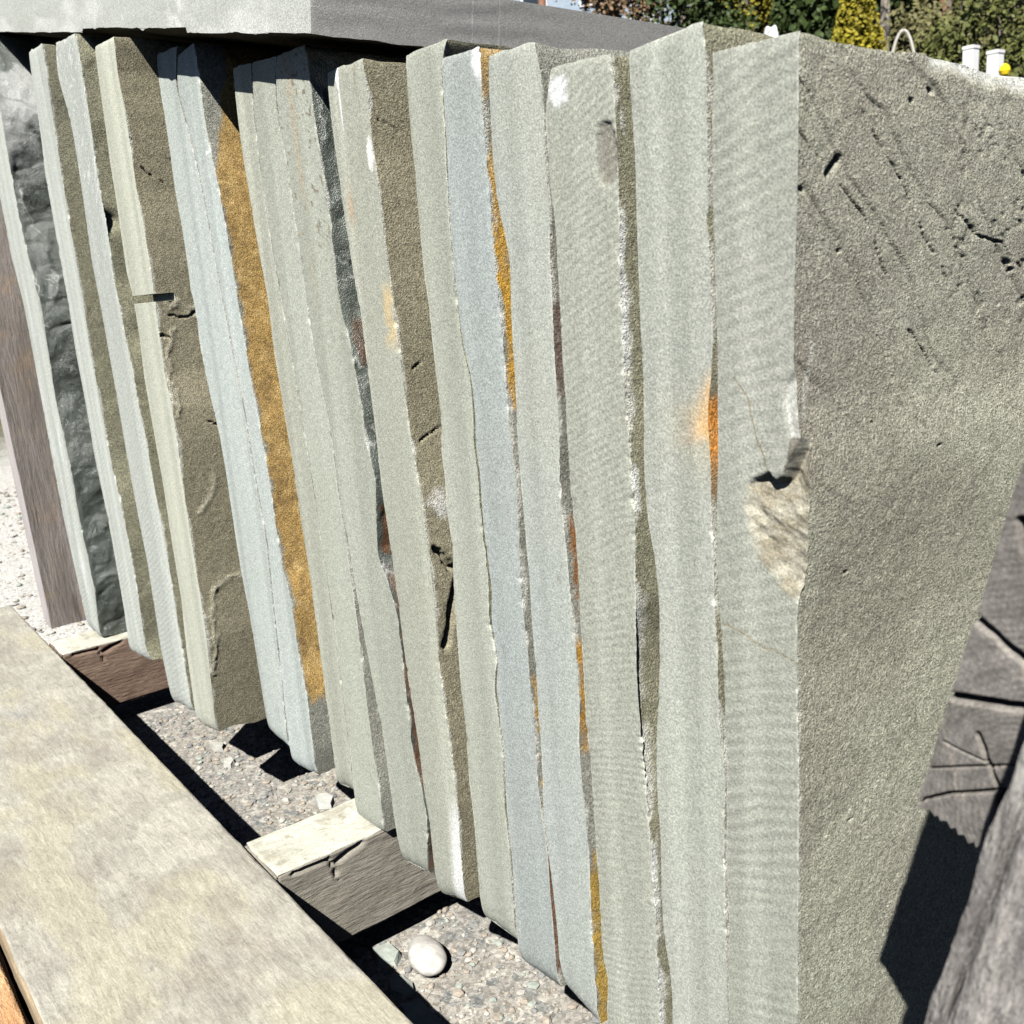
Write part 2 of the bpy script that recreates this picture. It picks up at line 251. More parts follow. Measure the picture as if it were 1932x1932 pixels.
  [(-0.4265, 0.7166),(-0.4298, 0.7047),(-0.4335, 0.6982),(-0.4326, 0.6803),(-0.433, 0.6619),(-0.4304, 0.6479),(-0.4299, 0.6292),(-0.4299, 0.6052),(-0.4306, 0.5727),(-0.4297, 0.5424),(-0.4306, 0.5114),(-0.4297, 0.4847),(-0.4277, 0.4689),(-0.4277, 0.4416),(-0.4277, 0.4133),(-0.428, 0.3797),(-0.4284, 0.3437),(-0.4259, 0.3204),(-0.4256, 0.2855),(-0.4257, 0.2575),(-0.4247, 0.2386),(-0.4251, 0.212),(-0.425, 0.178),(-0.4196, 0.1688),(-0.4234, 0.1501),(-0.4242, 0.1323),(-0.423, 0.1193)],
  [(-0.3823, 0.7161),(-0.3804, 0.7044),(-0.3798, 0.6863),(-0.3798, 0.6739),(-0.3794, 0.6568),(-0.3807, 0.6312),(-0.3822, 0.6134),(-0.3817, 0.591),(-0.3816, 0.5743),(-0.3822, 0.5509),(-0.3806, 0.5318),(-0.3796, 0.5076),(-0.3783, 0.4828),(-0.3797, 0.4572),(-0.3807, 0.4254),(-0.3821, 0.3937),(-0.3811, 0.3661),(-0.3793, 0.3443),(-0.3779, 0.3162),(-0.3765, 0.293),(-0.3758, 0.2634),(-0.3747, 0.233),(-0.3752, 0.1948),(-0.3744, 0.1652),(-0.374, 0.1349)]),
 'L': (0.36,
  [(-0.3682, 0.7146),(-0.3683, 0.7007),(-0.367, 0.6805),(-0.3664, 0.6598),(-0.3671, 0.6347),(-0.3672, 0.6131),(-0.3674, 0.5748),(-0.3666, 0.5621),(-0.3687, 0.5084),(-0.3671, 0.4806),(-0.3637, 0.4699),(-0.3613, 0.4474),(-0.3622, 0.4119),(-0.3649, 0.3807),(-0.368, 0.351),(-0.3682, 0.3207),(-0.3666, 0.2922),(-0.368, 0.2618),(-0.3673, 0.2314),(-0.3631, 0.209),(-0.362, 0.1845),(-0.3634, 0.173),(-0.363, 0.1394)],
  [(-0.3224, 0.7172),(-0.3208, 0.7082),(-0.3208, 0.6904),(-0.3209, 0.6631),(-0.3218, 0.635),(-0.3212, 0.6106),(-0.3198, 0.591),(-0.3212, 0.5654),(-0.3243, 0.5496),(-0.3246, 0.5396),(-0.323, 0.5245),(-0.3237, 0.4988),(-0.3224, 0.4725),(-0.3231, 0.4465),(-0.3211, 0.4291),(-0.3217, 0.4066),(-0.321, 0.3778),(-0.3179, 0.359),(-0.3193, 0.3293),(-0.3197, 0.2809),(-0.3198, 0.2475),(-0.3193, 0.2021),(-0.319, 0.1414)]),
 'M': (0.3575,
  [(-0.3151, 0.7034),(-0.3137, 0.6892),(-0.3156, 0.6852),(-0.3164, 0.6347),(-0.3151, 0.5912),(-0.3154, 0.565),(-0.3161, 0.5258),(-0.3179, 0.495),(-0.3176, 0.4527),(-0.3165, 0.4421),(-0.3151, 0.415),(-0.3143, 0.3599),(-0.316, 0.3162),(-0.3149, 0.2683),(-0.3164, 0.2338),(-0.3155, 0.2061),(-0.3145, 0.1428)],
  [(-0.2702, 0.7033),(-0.2701, 0.6741),(-0.2712, 0.6256),(-0.2723, 0.6052),(-0.2726, 0.5682),(-0.272, 0.5461),(-0.2681, 0.527),(-0.2681, 0.5034),(-0.2692, 0.4793),(-0.2706, 0.464),(-0.2712, 0.4335),(-0.2706, 0.4025),(-0.2697, 0.3777),(-0.27, 0.3379),(-0.2706, 0.2775),(-0.2706, 0.2357),(-0.2702, 0.1526)]),
}
# ------------------------------------------------------------------ stone slabs
GREEN = (.355, .372, .315); BLUE = (.35, .385, .37); WARM = (.38, .39, .325); PALE = (.45, .475, .43)
sawn_green = sawn('sawn_stone_green', GREEN, tint=(.335, .35, .29)); sawn_blue = sawn('sawn_stone_blue', BLUE, tint=(.345, .372, .345))
sawn_sky = sawn('sawn_stone_pale_blue', (.405, .445, .425), tint=(.39, .425, .39)); sawn_warm = sawn('sawn_stone_warm', WARM, tint=(.355, .365, .30)); sawn_pale = sawn('sawn_stone_pale', PALE, tint=(.42, .44, .40), saw=(.5, .3, 900, .05))
sawn_cream = sawn('sawn_stone_cream', (.46, .47, .385), tint=(.43, .44, .365))
sawn_front = sawn('sawn_stone_bladed', (.348, .358, .312), tint=(.33, .345, .29), band=.12, saw=(.42, 0, 820, .085))
sawn_diag = sawn('sawn_stone_diagonal', (.36, .372, .315), tint=(.34, .352, .295), saw=(.46, 0, 1250, .05))
cl_olive = cleft('cleft_olive', (.20, .195, .13), (.31, .30, .215)); cl_brown = cleft('cleft_brown', (.20, .185, .125), (.31, .285, .20))
cl_gray = cleft('cleft_gray', (.20, .20, .17), (.33, .33, .28)); cl_slate = cleft('cleft_slate', (.035, .045, .040), (.15, .17, .145), grain=.18, bs=.8, rough=.30, spec=.9)
cl_front = cleft('cleft_front', (.33, .305, .25), (.46, .475, .375), grain=.42, bs=1.35, mid=(.395, .39, .31))
GOLD = (.42, .275, .095); RUST = (.16, .065, .025); ORANGE = (.62, .26, .05); CHIP = (.55, .55, .49); DKBR = (.10, .055, .03)

def paintmix(fp, m, col):
    m = np.clip(m, 0, 1)[..., None]; a0 = fp[..., 3:4]; a = a0*(1-m)+m
    fp[..., :3] = (fp[..., :3]*a0*(1-m)+np.array(col)*m)/(a+1e-6); fp[..., 3:4] = a
    return fp

def slab(name, key, label, cat, smat, cmat, depth=.60, amp=.0045, kind='sandy', nv=70, nz=420, nf=22, chip=.0022, jit=.0007,
         cpaint=None, fpaint=None, notch=None, zbot=None, smooth=.007, topfall=.03, frontfn=None, cleftfn=None, rim=.5, vpow=2.2, group='stone slabs standing on edge', seed=1):
    Y, Lp, Rp = SLABS[key]; L = np.array(Lp); R = np.array(Rp)
    if zbot is not None:
        L[-1, 1] = zbot; R[-1, 1] = zbot
    t = np.linspace(0, 1, nz)
    extra = []
    if notch:
        z0, z1, nd = notch
        for z in (z0, z1):
            tt = (z-R[0, 1])/(R[-1, 1]-R[0, 1]); extra += [tt-.0002, tt+.0002]
    extra += [.001, .002, .0035, .006, .998, .995]
    t = np.unique(np.concatenate([t, extra]))
    nz = len(t)
    zL = L[0, 1]+(L[-1, 1]-L[0, 1])*t; zR = R[0, 1]+(R[-1, 1]-R[0, 1])*t
    XL = np.interp(-zL, -L[:, 1], L[:, 0]); XR = np.interp(-zR, -R[:, 1], R[:, 0])
    def soft(X, z):
        zz = np.linspace(z[0], z[-1], 900); xx = np.interp(-zz, -z, X); s = smooth/abs(zz[1]-zz[0]); k = np.exp(-.5*(np.arange(-int(3*s), int(3*s)+1)/s)**2); k /= k.sum()
        n_ = len(k)//2; pad = np.concatenate([2*xx[0]-xx[n_:0:-1], xx, 2*xx[-1]-xx[-2:-n_-2:-1]]); return np.interp(-z, -zz, np.convolve(pad, k, 'valid'))
    XR = soft(XR, zR); XL = soft(XL, zL); XB = XR.copy()
    rag = sstep(.42, .62, fbm(zR*22, zR*0+8, 3, seed+40))
    XR = XR+jit*(.35+1.6*rag)*(fbm(zR*320, zR*0, 4, seed)-.5)*2; XL = XL+jit*.5*(fbm(zL*320, zL*0+3, 4, seed+5)-.5)*2
    top = np.exp(-(zR[0]-zR)/.0022); bot = np.exp(-(zR-zR[-1])/.006)
    ch = chip*np.clip(fbm(zR*170, zR*0+.5, 4, seed+9)*3.2-1.75, 0, 1.2)*rag
    # ---- front
    u = np.linspace(0, 1, nf) if nf > 30 else 1-(1-np.linspace(0, 1, nf))**1.25
    U, T = np.meshgrid(u, t)
    FX = XL[:, None]*(1-U)+XR[:, None]*U; FZ = zL[:, None]*(1-U)+zR[:, None]*U
    dR = (XR[:, None]-FX); dL = FX-XL[:, None]
    FY = Y+.00015*(fbm(FX*30, FZ*8, 3, seed+2)-.5)
    FY = FY+ch[:, None]*np.exp(-dR/(.6*chip+1e-4))+.4*ch[::-1][:, None]*np.exp(-dL/.001)
    FX = FX-.5*ch[:, None]*np.exp(-dR/(.8*chip+1e-4))
    FY = FY+.0008*top[:, None]+.004*bot[:, None]
    tn = (fbm(FX[0]*90, FX[0]*0, 4, seed+4)-.5); FZ = FZ+np.exp(-(zR[0]-FZ)/.01)*tn[None, :]*.003
    bn = (fbm(FX[-1]*60, FX[-1]*0, 4, seed+6)-.5); FZ = FZ+np.exp(-(FZ-zR[-1])/.02)*bn[None, :]*.008
    fp = np.zeros((nz, len(u), 4))
    pm = np.maximum((1-sstep(0, 1, dR/(.0028*fbm(FZ*120, FX*60, 4, seed+50)+1e-5)))*sstep(.42, .60, fbm(FZ*35, FX*0, 3, seed+51)), .8*(1-sstep(0, 1, dL/(.0018*fbm(FZ*120, FX*60, 4, seed+52)+1e-5)))*sstep(.5, .65, fbm(FZ*35, FX*0, 3, seed+53)))
    fp[..., :3] = CHIP; fp[..., 3] = .7*pm
    if frontfn is not None: FX, FY, FZ, fp = frontfn(FX, FY, FZ, fp, Y)
    if notch:
        rows = (zR < z0) & (zR > z1); FY[rows] = np.maximum(FY[rows], Y+nd)
    cx, cy, cz = FX[:, -1], FY[:, -1], FZ[:, -1]
    # ---- cleft (right) face
    v = depth*np.linspace(0, 1, nv)**vpow
    V, _ = np.meshgrid(v, t); Zg = cz[:, None]+0*V
    if kind == 'ledge':
        n = fbm(V*9+Zg*3, Zg*7, 4, seed)*5.5; fr = n-np.floor(n); rel = (np.floor(n)+sstep(.35, .6, fr))/5.5+.12*fbm(V*60, Zg*60, 3, seed)
    elif kind == 'slate':
        a = fbm(V*8+1, Zg*13, 4, seed); rel = 1-np.abs(a*2-1)*1.6; n = a*7; rel = .35*rel+.35*(np.floor(n)+sstep(.3, .45, n-np.floor(n)))/7+.55*np.abs(fbm(V*20+Zg*5, Zg*24-V*8, 4, seed+3)-.5)
    else:
        rel = fbm(V*6, Zg*6, 4, seed)*.9+.10*fbm(V*55, Zg*55, 3, seed+3)
    rampv = sstep(0, .010, V); r0 = rel[:, 0].copy(); kk = np.ones(31)/31; rel0 = np.convolve(np.pad(r0, 15, mode='edge'), kk, 'valid')[:, None]*np.exp(-V/.12)+rel.mean()*(1-np.exp(-V/.12))
    RX = XB[:, None]+(cx-XB)[:, None]*np.exp(-V/.0022)-amp*np.clip(rel-rel0, -.30 if amp > .0035 else -.1, 1.3)*rampv-.0004*(fbm(V*160, Zg*160, 3, seed+8)-.3)*rampv
    RX = RX-.0014*top[:, None]*(.4+fbm(V*25, V*0, 3, seed+1))
    RY = np.maximum(Y+V, cy[:, None]); RY[:, 0] = cy
    rp = np.zeros((nz, nv, 4))
    # pale crushed rim along the arris
    rw = rim*.007*np.clip(fbm(Zg*45, V*40, 4, seed+12)*3-1.1, 0, 2.2)
    m = sstep(1, .35, V/(rw+1e-5))*.8; rp[..., :3] = CHIP; rp[..., 3] = m
    if kind == 'slate':
        rg_ = np.abs(fbm(V*20+Zg*5, Zg*24-V*8, 4, seed+3)-.5); rp = paintmix(rp, sstep(.014, .003, rg_)*.6*sstep(.4, .6, fbm(V*30, Zg*30, 3, seed+5)), (.50, .52, .48))
    if cpaint:
        for (za, zb, col, al, vw) in cpaint:
            nn = (fbm(V*50, Zg*60, 4, seed+20)-.5)*.03
            m = sstep(za+.006, za-.006, Zg+nn)*sstep(zb-.006, zb+.006, Zg+nn)*al
            if vw: m = m*sstep(vw[0], vw[1], V+nn*.4)
            m = m*np.clip(.25+1.3*fbm(V*140, Zg*110, 4, seed+22), 0, 1)
            a0 = rp[..., 3:4]; m = m[..., None]
            rp[..., :3] = rp[..., :3]*(a0*(1-m))/(a0*(1-m)+m+1e-6)+np.array(col)*m/(a0*(1-m)+m+1e-6)
            rp[..., 3:4] = a0*(1-m)+m
    Zr = Zg.copy()
    Zr = Zr+np.exp(-(zR[0]-Zr)/.01)*(fbm(V*30, V*0, 4, seed+14)-.5)*.005*sstep(0, .02, V)+np.exp(-(Zr-zR[-1])/.02)*(fbm(V*25, V*0, 4, seed+15)-.5)*.015*sstep(0, .02, V)
    if cleftfn is not None: RX, RY, Zr, rp = cleftfn(RX, RY, Zr, rp, V)
    Zr = Zr-topfall*V*(Zg-zR[-1])/(zR[0]-zR[-1])
    if notch: RX[rows] = np.where(V[rows] < nd*.98, XR[rows][:, None], RX[rows])
    # ---- left face, back, caps
    lx, ly, lz = FX[:, 0], FY[:, 0], FZ[:, 0]
    LX = lx[:, None]+amp*.5*fbm(V*9, Zg*9, 4, seed+30)*rampv; LY = np.maximum(Y+V, ly[:, None]); LZ = lz[:, None]+0*V
    st = lambda a, b, c: np.stack([a, b, c], -1)
    Fg = st(FX, FY, FZ); Rg = st(RX, RY, Zr); Lg = st(LX, LY, LZ)
    bu = np.linspace(0, 1, 4)
    Bg = Lg[:, -1][:, None]*(1-bu)[None, :, None]+Rg[:, -1][:, None]*bu[None, :, None]
    def cap(i):
        C = Lg[i][:, None]*(1-u)[None, :, None]+Rg[i][:, None]*u[None, :, None]
        C[0] = Fg[i]; return C
    pale = lambda s, a: np.concatenate([np.broadcast_to(np.array(CHIP), s+(3,)), np.full(s+(1,), a)], -1)
    grids = [(Fg, 0, fp, False), (Rg, 1, rp, False), (Lg, 1, None, True), (Bg, 1, None, True),
             (cap(0), 0, pale((nv, len(u)), .7), False), (cap(-1), 0, None, True)]
    loc = (float(L[-1, 0]+R[-1, 0])/2, Y, float(R[-1, 1]))
    o = grids_mesh(name, grids, [smat, cmat], loc)
    return tag(o, label, cat, group)

# ~ leftmost slab: only its thin edge and dark glossy face show
SN = 'stone_slab'
def fA(X, Y, Z, p, y0): return X, Y, Z, paintmix(p, sstep(.5, .8, fbm(X*60, Z*12, 4, 3))*.5, (.66, .68, .66))
def cA(X, Y, Z, p, V):
    p = paintmix(p, sstep(.74, .84, Z)*sstep(.5, .62, fbm(V*25, Z*18, 4, 6))*.8, (.42, .43, .41)); return X, Y, Z, p  # whitish patches near the top: glossy highlights put into the colour
slab(SN, 'A', 'thin slab with a dark glossy slate-like broad face, beside the weathered upright board at the far left', 'stone slab', sawn_pale, cl_slate, kind='slate', amp=.016, nv=130, seed=2, frontfn=fA, cleftfn=cA, rim=.3, zbot=.128)
slab(SN, 'B', 'thin pale slab with olive sandy face, second from the left, just right of the glossy dark slab', 'stone slab', sawn_pale, cl_olive, kind='ledge', amp=.006, nv=100, seed=3)
def fC(X, Y, Z, p, y0):
    return X, Y, Z, paintmix(p, sstep(.55, .7, fbm(X*130, (Z-X*1.2)*230, 3, 8))*sstep(.5, .75, Z)*.55, (.68, .70, .68))
def cC(X, Y, Z, p, V):
    m = np.exp(-((Z-.69)/.01)**2-(V/.02)**2); X = X-.010*m
    return X, Y, Z, p
slab(SN, 'C', 'slab with bright ripple-scratched sawn edge, third from the left and tallest beneath the big flat slab', 'stone slab', sawn_pale, cl_olive, kind='ledge', amp=.007, nv=100, seed=4, frontfn=fC, cleftfn=cC)
CR_D = [[(.335, .76), (.36, .742), (.39, .735)], [(.345, .59), (.362, .586), (.385, .594)], [(.338, .57), (.36, .565)], [(.337, .455), (.35, .462)], [(.37, .48), (.385, .474), (.41, .49)], [(.345, .73), (.37, .712), (.40, .715)]]
def cD(X, Y, Z, p, V):
    Yv = Y
    w_ = .007*(fbm(Yv*120, Z*120, 4, 5)-.5)
    for c in CR_D:
        d = segd(Yv+w_, Z+w_, c); kk_ = sstep(.38, .5, fbm(Y*50, Z*50, 3, 8)); X = X-.004*kk_*np.exp(-(d/.0008)**2); p = paintmix(p, .6*kk_*np.exp(-(d/.0007)**2), (.06, .05, .035))
    for c in ([(.34, .61), (.355, .60), (.38, .592)], [(.352, .575), (.343, .55), (.341, .52), (.345, .49)], [(.352, .385), (.365, .40), (.372, .42)], [(.355, .30), (.345, .27), (.346, .24), (.342, .20)], [(.355, .30), (.372, .31), (.40, .305)]):
        d = segd(Yv+w_*2, Z+w_*2, c); p = paintmix(p, .75*np.exp(-(d/.0028)**2), (.40, .38, .29)); X = X+.0012*np.exp(-(d/.003)**2)
    return X, Y, Z, p
slab(SN, 'D', 'cream-edged slab with a saw slot cut through its edge at mid height and a wide brown cracked face', 'stone slab', sawn_cream, cl_brown, amp=.0036, nv=150, nz=520, notch=(.6115, .6040, .0205), seed=5, smooth=.0012, cleftfn=cD, rim=.7)
def fE(X, Y, Z, p, y0):
    d = segd(X, Z, [(-.925, .732), (-.905, .737)]); return X, Y, Z, paintmix(p, .9*sstep(.0025, .0008, d+.002*(fbm(X*300, Z*300, 2)-.5)), (.85, .87, .85))
def cE(X, Y, Z, p, V):
    n = fbm(V*60, Z*60, 4, 3)-.5; w_ = .026*sstep(.690, .83, Z)+.0015
    m = sstep(w_-.002, w_+.003, V+n*.010)*sstep(.198, .212, Z+n*.03-.5*V)
    g = fbm(V*40, Z*25, 4, 13); p = paintmix(p, m*.97, GOLD)
    g2 = fbm(V*130, Z*130, 4, 23); p = paintmix(p, m*sstep(.42, .62, g)*.35, (.27, .19, .08)); p = paintmix(p, m*sstep(.58, .7, g2)*.5, (.17, .11, .05)); p = paintmix(p, m*sstep(.42, .3, g2)*.4, (.58, .42, .19)); p = paintmix(p, m*sstep(.60, .72, fbm(V*25+4, Z*9, 3, 33))*.4, (.30, .25, .15)); return X, Y, Z, p
slab(SN, 'E1', 'bluish white slab pressed flat behind the gold-faced slab, its top corner in deep shade', 'stone slab', sawn_sky, cl_gray, seed=6)
slab(SN, 'E2', 'bluish slab whose broad face is stained gold ochre nearly from top to bottom', 'stone slab', sawn_sky, cl_gray, amp=.004, nv=110, seed=7, frontfn=fE, cleftfn=cE)
slab(SN, 'F1a', 'narrow slab just right of the gold-stained face, first of three pressed together', 'stone slab', sawn_warm, cl_gray, seed=8)
slab(SN, 'F1b', 'middle slab of the three pressed together, a dark gap opening on its right towards the bottom', 'stone slab', sawn_green, cl_gray, kind='ledge', amp=.003, nv=100, seed=9, rim=.8)
def fF(X, Y, Z, p, y0):
    d = segd(X, Z, [(-.728, .768), (-.731, .759)]); p = paintmix(p, .8*sstep(.0016, .0006, d+.0016*(fbm(X*500, Z*500, 2)-.5)), (.12, .07, .04))
    p = paintmix(p, sstep(.72, .78, fbm(X*420, Z*260, 2, 4))*sstep(.60, .68, Z)*.8, (.16, .11, .07))
    p = paintmix(p, .35*np.exp(-((X+.735+.02*(Z-.7))/.004)**2)*sstep(.55, .7, Z)*sstep(.35, .6, fbm(Z*30, X*20, 3)), (.50, .38, .24))
    return X, Y, Z, p
slab(SN, 'F2', 'wide pale slab with specks near its shaded top and a black glossy broad face behind its right edge', 'stone slab', sawn_green, cl_slate, kind='slate', amp=.014, nv=130, seed=10, frontfn=fF,
     cpaint=[(.59, .55, DKBR, .9, (.004, .01)), (.45, .40, RUST, .8, (.003, .008)), (.385, .13, (.14, .075, .04), .9, (.0, .002))], rim=.4)
def fG(X, Y, Z, p, y0):
    d = np.abs(X+.6655+.045*(Z-.757)) ; p = paintmix(p, sstep(.0032, .0022, d+.0032*(1-np.clip((Z-.706)/.05, 0, 1)))*sstep(.703, .708, Z), (.80, .81, .78))
    p = paintmix(p, sstep(.005, .003, np.hypot(X+.631, (Z-.70)*.35)+.003*(fbm(X*200, Z*120, 3)-.5)), (.74, .74, .70))
    p = paintmix(p, .55*np.exp(-((X+.665)/.0035)**2-((Z-.665)/.012)**2), (.42, .25, .12))
    p = paintmix(p, .55*sstep(.45, .7, fbm(X*80, Z*60, 3, 2))*sstep(.03, .01, np.abs(Z-.59))*sstep(-.665, -.625, X), (.66, .48, .22))
    p = paintmix(p, .8*sstep(.0, .012, X+.622-.10*(Z-.13))*sstep(.23, .19, Z), (.66, .67, .65))
    return X, Y, Z, p
CR_G = [[(.376, .72), (.39, .712)], [(.377, .55), (.395, .562), (.42, .572)], [(.377, .42), (.392, .40), (.40, .41), (.385, .375), (.378, .345)], [(.377, .50), (.40, .51)]]
def cG(X, Y, Z, p, V):
    w_ = .006*(fbm(Y*120, Z*120, 4, 5)-.5)
    for i, c in enumerate(CR_G):
        d = segd(Y+w_, Z+w_, c); X = X-(.009 if i == 2 else .003)*np.exp(-(d/(.0028 if i == 2 else .0006))**2)*(1 if i == 2 else sstep(.4, .55, fbm(Y*60, Z*60, 3, 8)))
    d = np.hypot(Y-.385, Z-.452); p = paintmix(p, .8*sstep(.014, .004, d+.012*(fbm(Y*200, Z*200, 3)-.5)), (.62, .62, .58))
    return X, Y, Z, p
slab(SN, 'G', 'slab with a white paint wedge at its top edge and a wide sandy olive-brown face', 'stone slab', sawn_warm, cl_brown, amp=.004, nv=140, nz=520, seed=11, frontfn=fG, cleftfn=cG, rim=.6)
slab(SN, 'H', 'greenish slab with a raised back corner, pressed against the bluish slab on its right', 'stone slab', sawn_green, cl_olive, seed=12, amp=.002, jit=.0009)
def fI(X, Y, Z, p, y0): return X, Y, Z, paintmix(p, sstep(.008, .002, np.hypot(X+.499, (Z-.733)*.6)+.006*(fbm(X*200, Z*120, 3)-.5)), (.74, .76, .75))
slab(SN, 'I', 'bluish grey slab with a gold-stained seam showing along its right edge', 'stone slab', sawn_blue, cl_gray, nv=100, seed=13, frontfn=fI, rim=.9,
     cpaint=[(.745, .714, GOLD, .9, None), (.692, .527, (.50, .29, .05), 1., (.0015, .003)), (.362, .27, GOLD, .95, (.003, .004)), (.225, .13, RUST, .8, None)])
slab(SN, 'J', 'taupe-topped slab turning bluish lower down, rusty brown seam on its right edge', 'stone slab', sawn('sawn_stone_taupe', (.365, .375, .322), tint=(.345, .375, .35)), cl_gray, nv=100, seed=14, rim=.7,
     cpaint=[(.60, .55, (.13, .08, .06), .8, None), (.47, .425, (.26, .12, .04), .95, (.002, .004)), (.405, .327, (.45, .25, .05), 1., (.001, .002)), (.245, .10, (.42, .28, .07), 1., (0, .001))])
def fK(X, Y, Z, p, y0):
    d = np.hypot((X+.3875)*.85, (Z-.671)*.40)+.0016*(fbm(X*90, Z*90, 3)-.5)
    m = sstep(.0066, .0056, d+.001*(fbm(X*300, Z*300, 2)-.5))
    Y = Y+.0015*m; p = paintmix(p, m*.9, (.24, .23, .19))
    p = paintmix(p, sstep(.010, .004, np.hypot(X+.421, Z-.705)+.006*(fbm(X*200, Z*200, 3)-.5)), (.70, .72, .71))
    return X, Y, Z, p
def cK(X, Y, Z, p, V):
    # big scalloped bite low on the edge
    m = sstep(.44, .41, Z)*sstep(.30, .36, Z); X = X-.004*m
    p = paintmix(p, sstep(.75, .2, V/.010)*sstep(.5, .58, fbm(Z*26, V*60, 4, 7))*.9, (.62, .63, .60))
    return X, Y, Z, p
slab(SN, 'K', 'slab with a crumbling white right edge and a small round scar near its top', 'stone slab', sawn_diag, cl_olive, nv=140, nz=620, seed=15, frontfn=fK, cleftfn=cK, rim=1.6, chip=.0022, jit=.0010, zbot=.118, topfall=.06)
def fL(X, Y, Z, p, y0):
    q = np.clip(-(X+.3232), 0, 1); nn = fbm(X*60, Z*60, 4, 9)
    m = np.exp(-q/(.0022+.0065*nn))*sstep(.531, .538, Z+.35*q)*sstep(.572, .545, Z+.9*q)*(.55+.7*fbm(X*260, Z*200, 3, 19))
    p = paintmix(p, np.clip(m*1.15, 0, .95), (.66, .33, .08)); p = paintmix(p, .35*np.exp(-q/.014)*sstep(.50, .54, Z)*sstep(.57, .545, Z)*nn*1.6, (.62, .50, .28))
    return X, Y, Z, p
slab(SN, 'L', 'tall broad slab with an orange rust stain on its right edge, second from the front', 'stone slab', sawn('sawn_stone_veined', (.37, .39, .335), tint=(.35, .365, .32), band=.13, saw=(.3, .2, 700, .012)), cl_olive, nv=110, nz=620, nf=60, seed=16, frontfn=fL, rim=1.0, zbot=.118, chip=.0018, topfall=.068,
     cpaint=[(.561, .52, ORANGE, .95, None), (.52, .505, (.35, .2, .08), .7, None)])
# nearest slab, with its broken corner scar and big cleft face
HEART = [(-.2638, .5473), (-.2682, .5418), (-.2749, .5292), (-.2786, .5203), (-.283, .5177), (-.2872, .5206), (-.2941, .5182), (-.2988, .515), (-.3014, .507), (-.3003, .4969), (-.2976, .4884), (-.2924, .4816), (-.2876, .4753), (-.278, .4672), (-.2698, .4630), (-.26, .463), (-.26, .5473)]
def soft2(m, n_=2):
    for _ in range(n_):
        m = (np.roll(m, 1, 0)+2*m+np.roll(m, -1, 0))/4; m[:, 1:-1] = (m[:, :-2]+2*m[:, 1:-1]+m[:, 2:])/4
    return m
def fM(X, Y, Z, p, y0):
    wob = .0016*(fbm(X*170, Z*170, 4)-.5)*2
    m = inpoly(X+wob, Z+wob, HEART).astype(float)
    zt = np.interp(X, [-.302, -.2988, -.2872, -.283, -.2786, -.2749, -.2682, -.2638], [.507, .515, .5206, .5177, .5203, .5292, .5418, .5473])
    ds = segd(X, Z, [(-.2872, .5206), (-.2830, .5177), (-.2786, .5203), (-.2749, .5310), (-.2700, .5420), (-.2638, .5480)])
    dep = .0010+.0060*np.exp(-(ds/.0062)**1.3)+.0032*fbm(X*120+Z*90, Z*170, 5, 2)+.002*sstep(-.285, -.272, X)
    dl_ = segd(X, Z, [(-.3000, .512), (-.3014, .507), (-.3003, .4969), (-.2976, .4884), (-.2924, .4816), (-.2876, .4753), (-.278, .4672), (-.2698, .4630)]); Y = Y+soft2(m, 6)*dep*sstep(.0, .009, dl_)
    n = fbm(X*90+Z*60, Z*150-X*60, 4, 5)
    p = paintmix(p, soft2(m, 3)*.97*(.35+.65*sstep(0, .006, dl_)), (.32, .30, .235)); p = paintmix(p, m*sstep(.48, .62, n)*.6, (.22, .19, .13)); p = paintmix(p, m*sstep(.42, .3, n)*.5, (.45, .42, .34))
    # crushed notch above the scar
    CT = [(-.2722, .567), (-.2768, .5630), (-.2782, .5536), (-.2768, .5458), (-.2740, .5360), (-.2700, .5380), (-.2600, .549), (-.26, .566)]
    m2 = inpoly(X+wob, Z+wob, CT).astype(float); Y = Y+soft2(m2, 8)*(.0012+.0016*fbm(X*100, Z*100, 3, 7)); p = paintmix(p, m2*.8, (.50, .50, .46))
    m3 = inpoly(X+wob, Z+wob, [(-.2700, .5400), (-.2745, .5400), (-.2790, .5215), (-.283, .5185), (-.2805, .5200), (-.2749, .5300)]).astype(float)
    p = paintmix(p, m3*.8, (.12, .105, .08))  # dark colour painted in for the shade inside the slit
    for c, w in (([(-.3057, .5646), (-.2982, .5554), (-.2953, .544), (-.2906, .5322), (-.2872, .5217)], .00042), ([(-.3148, .4428), (-.3060, .4420), (-.3016, .4394), (-.2952, .4384), (-.2900, .4365), (-.2842, .4374), (-.2706, .4334)], .00042)):
        d = segd(X+wob*.7, Z+wob*.7, c); p = paintmix(p, .8*np.exp(-(d/w)**2), (.20, .15, .08))
    p = paintmix(p, .55*sstep(.0018, .0, -(X+.2705))*sstep(.545, .54, Z)*0, (.6, .6, .55))
    return X, Y, Z, p
LINES = [[(.3575, .6695), (.3762, .6552), (.4071, .6329), (.4334, .594), (.4721, .5573)], [(.4027, .6757), (.415, .665), (.4294, .6551), (.4571, .624), (.4873, .5948)], [(.4694, .6453), (.4880, .630), (.5049, .6245), (.5287, .6209), (.5506, .6064)], [(.487, .595), (.500, .617), (.520, .630)]]
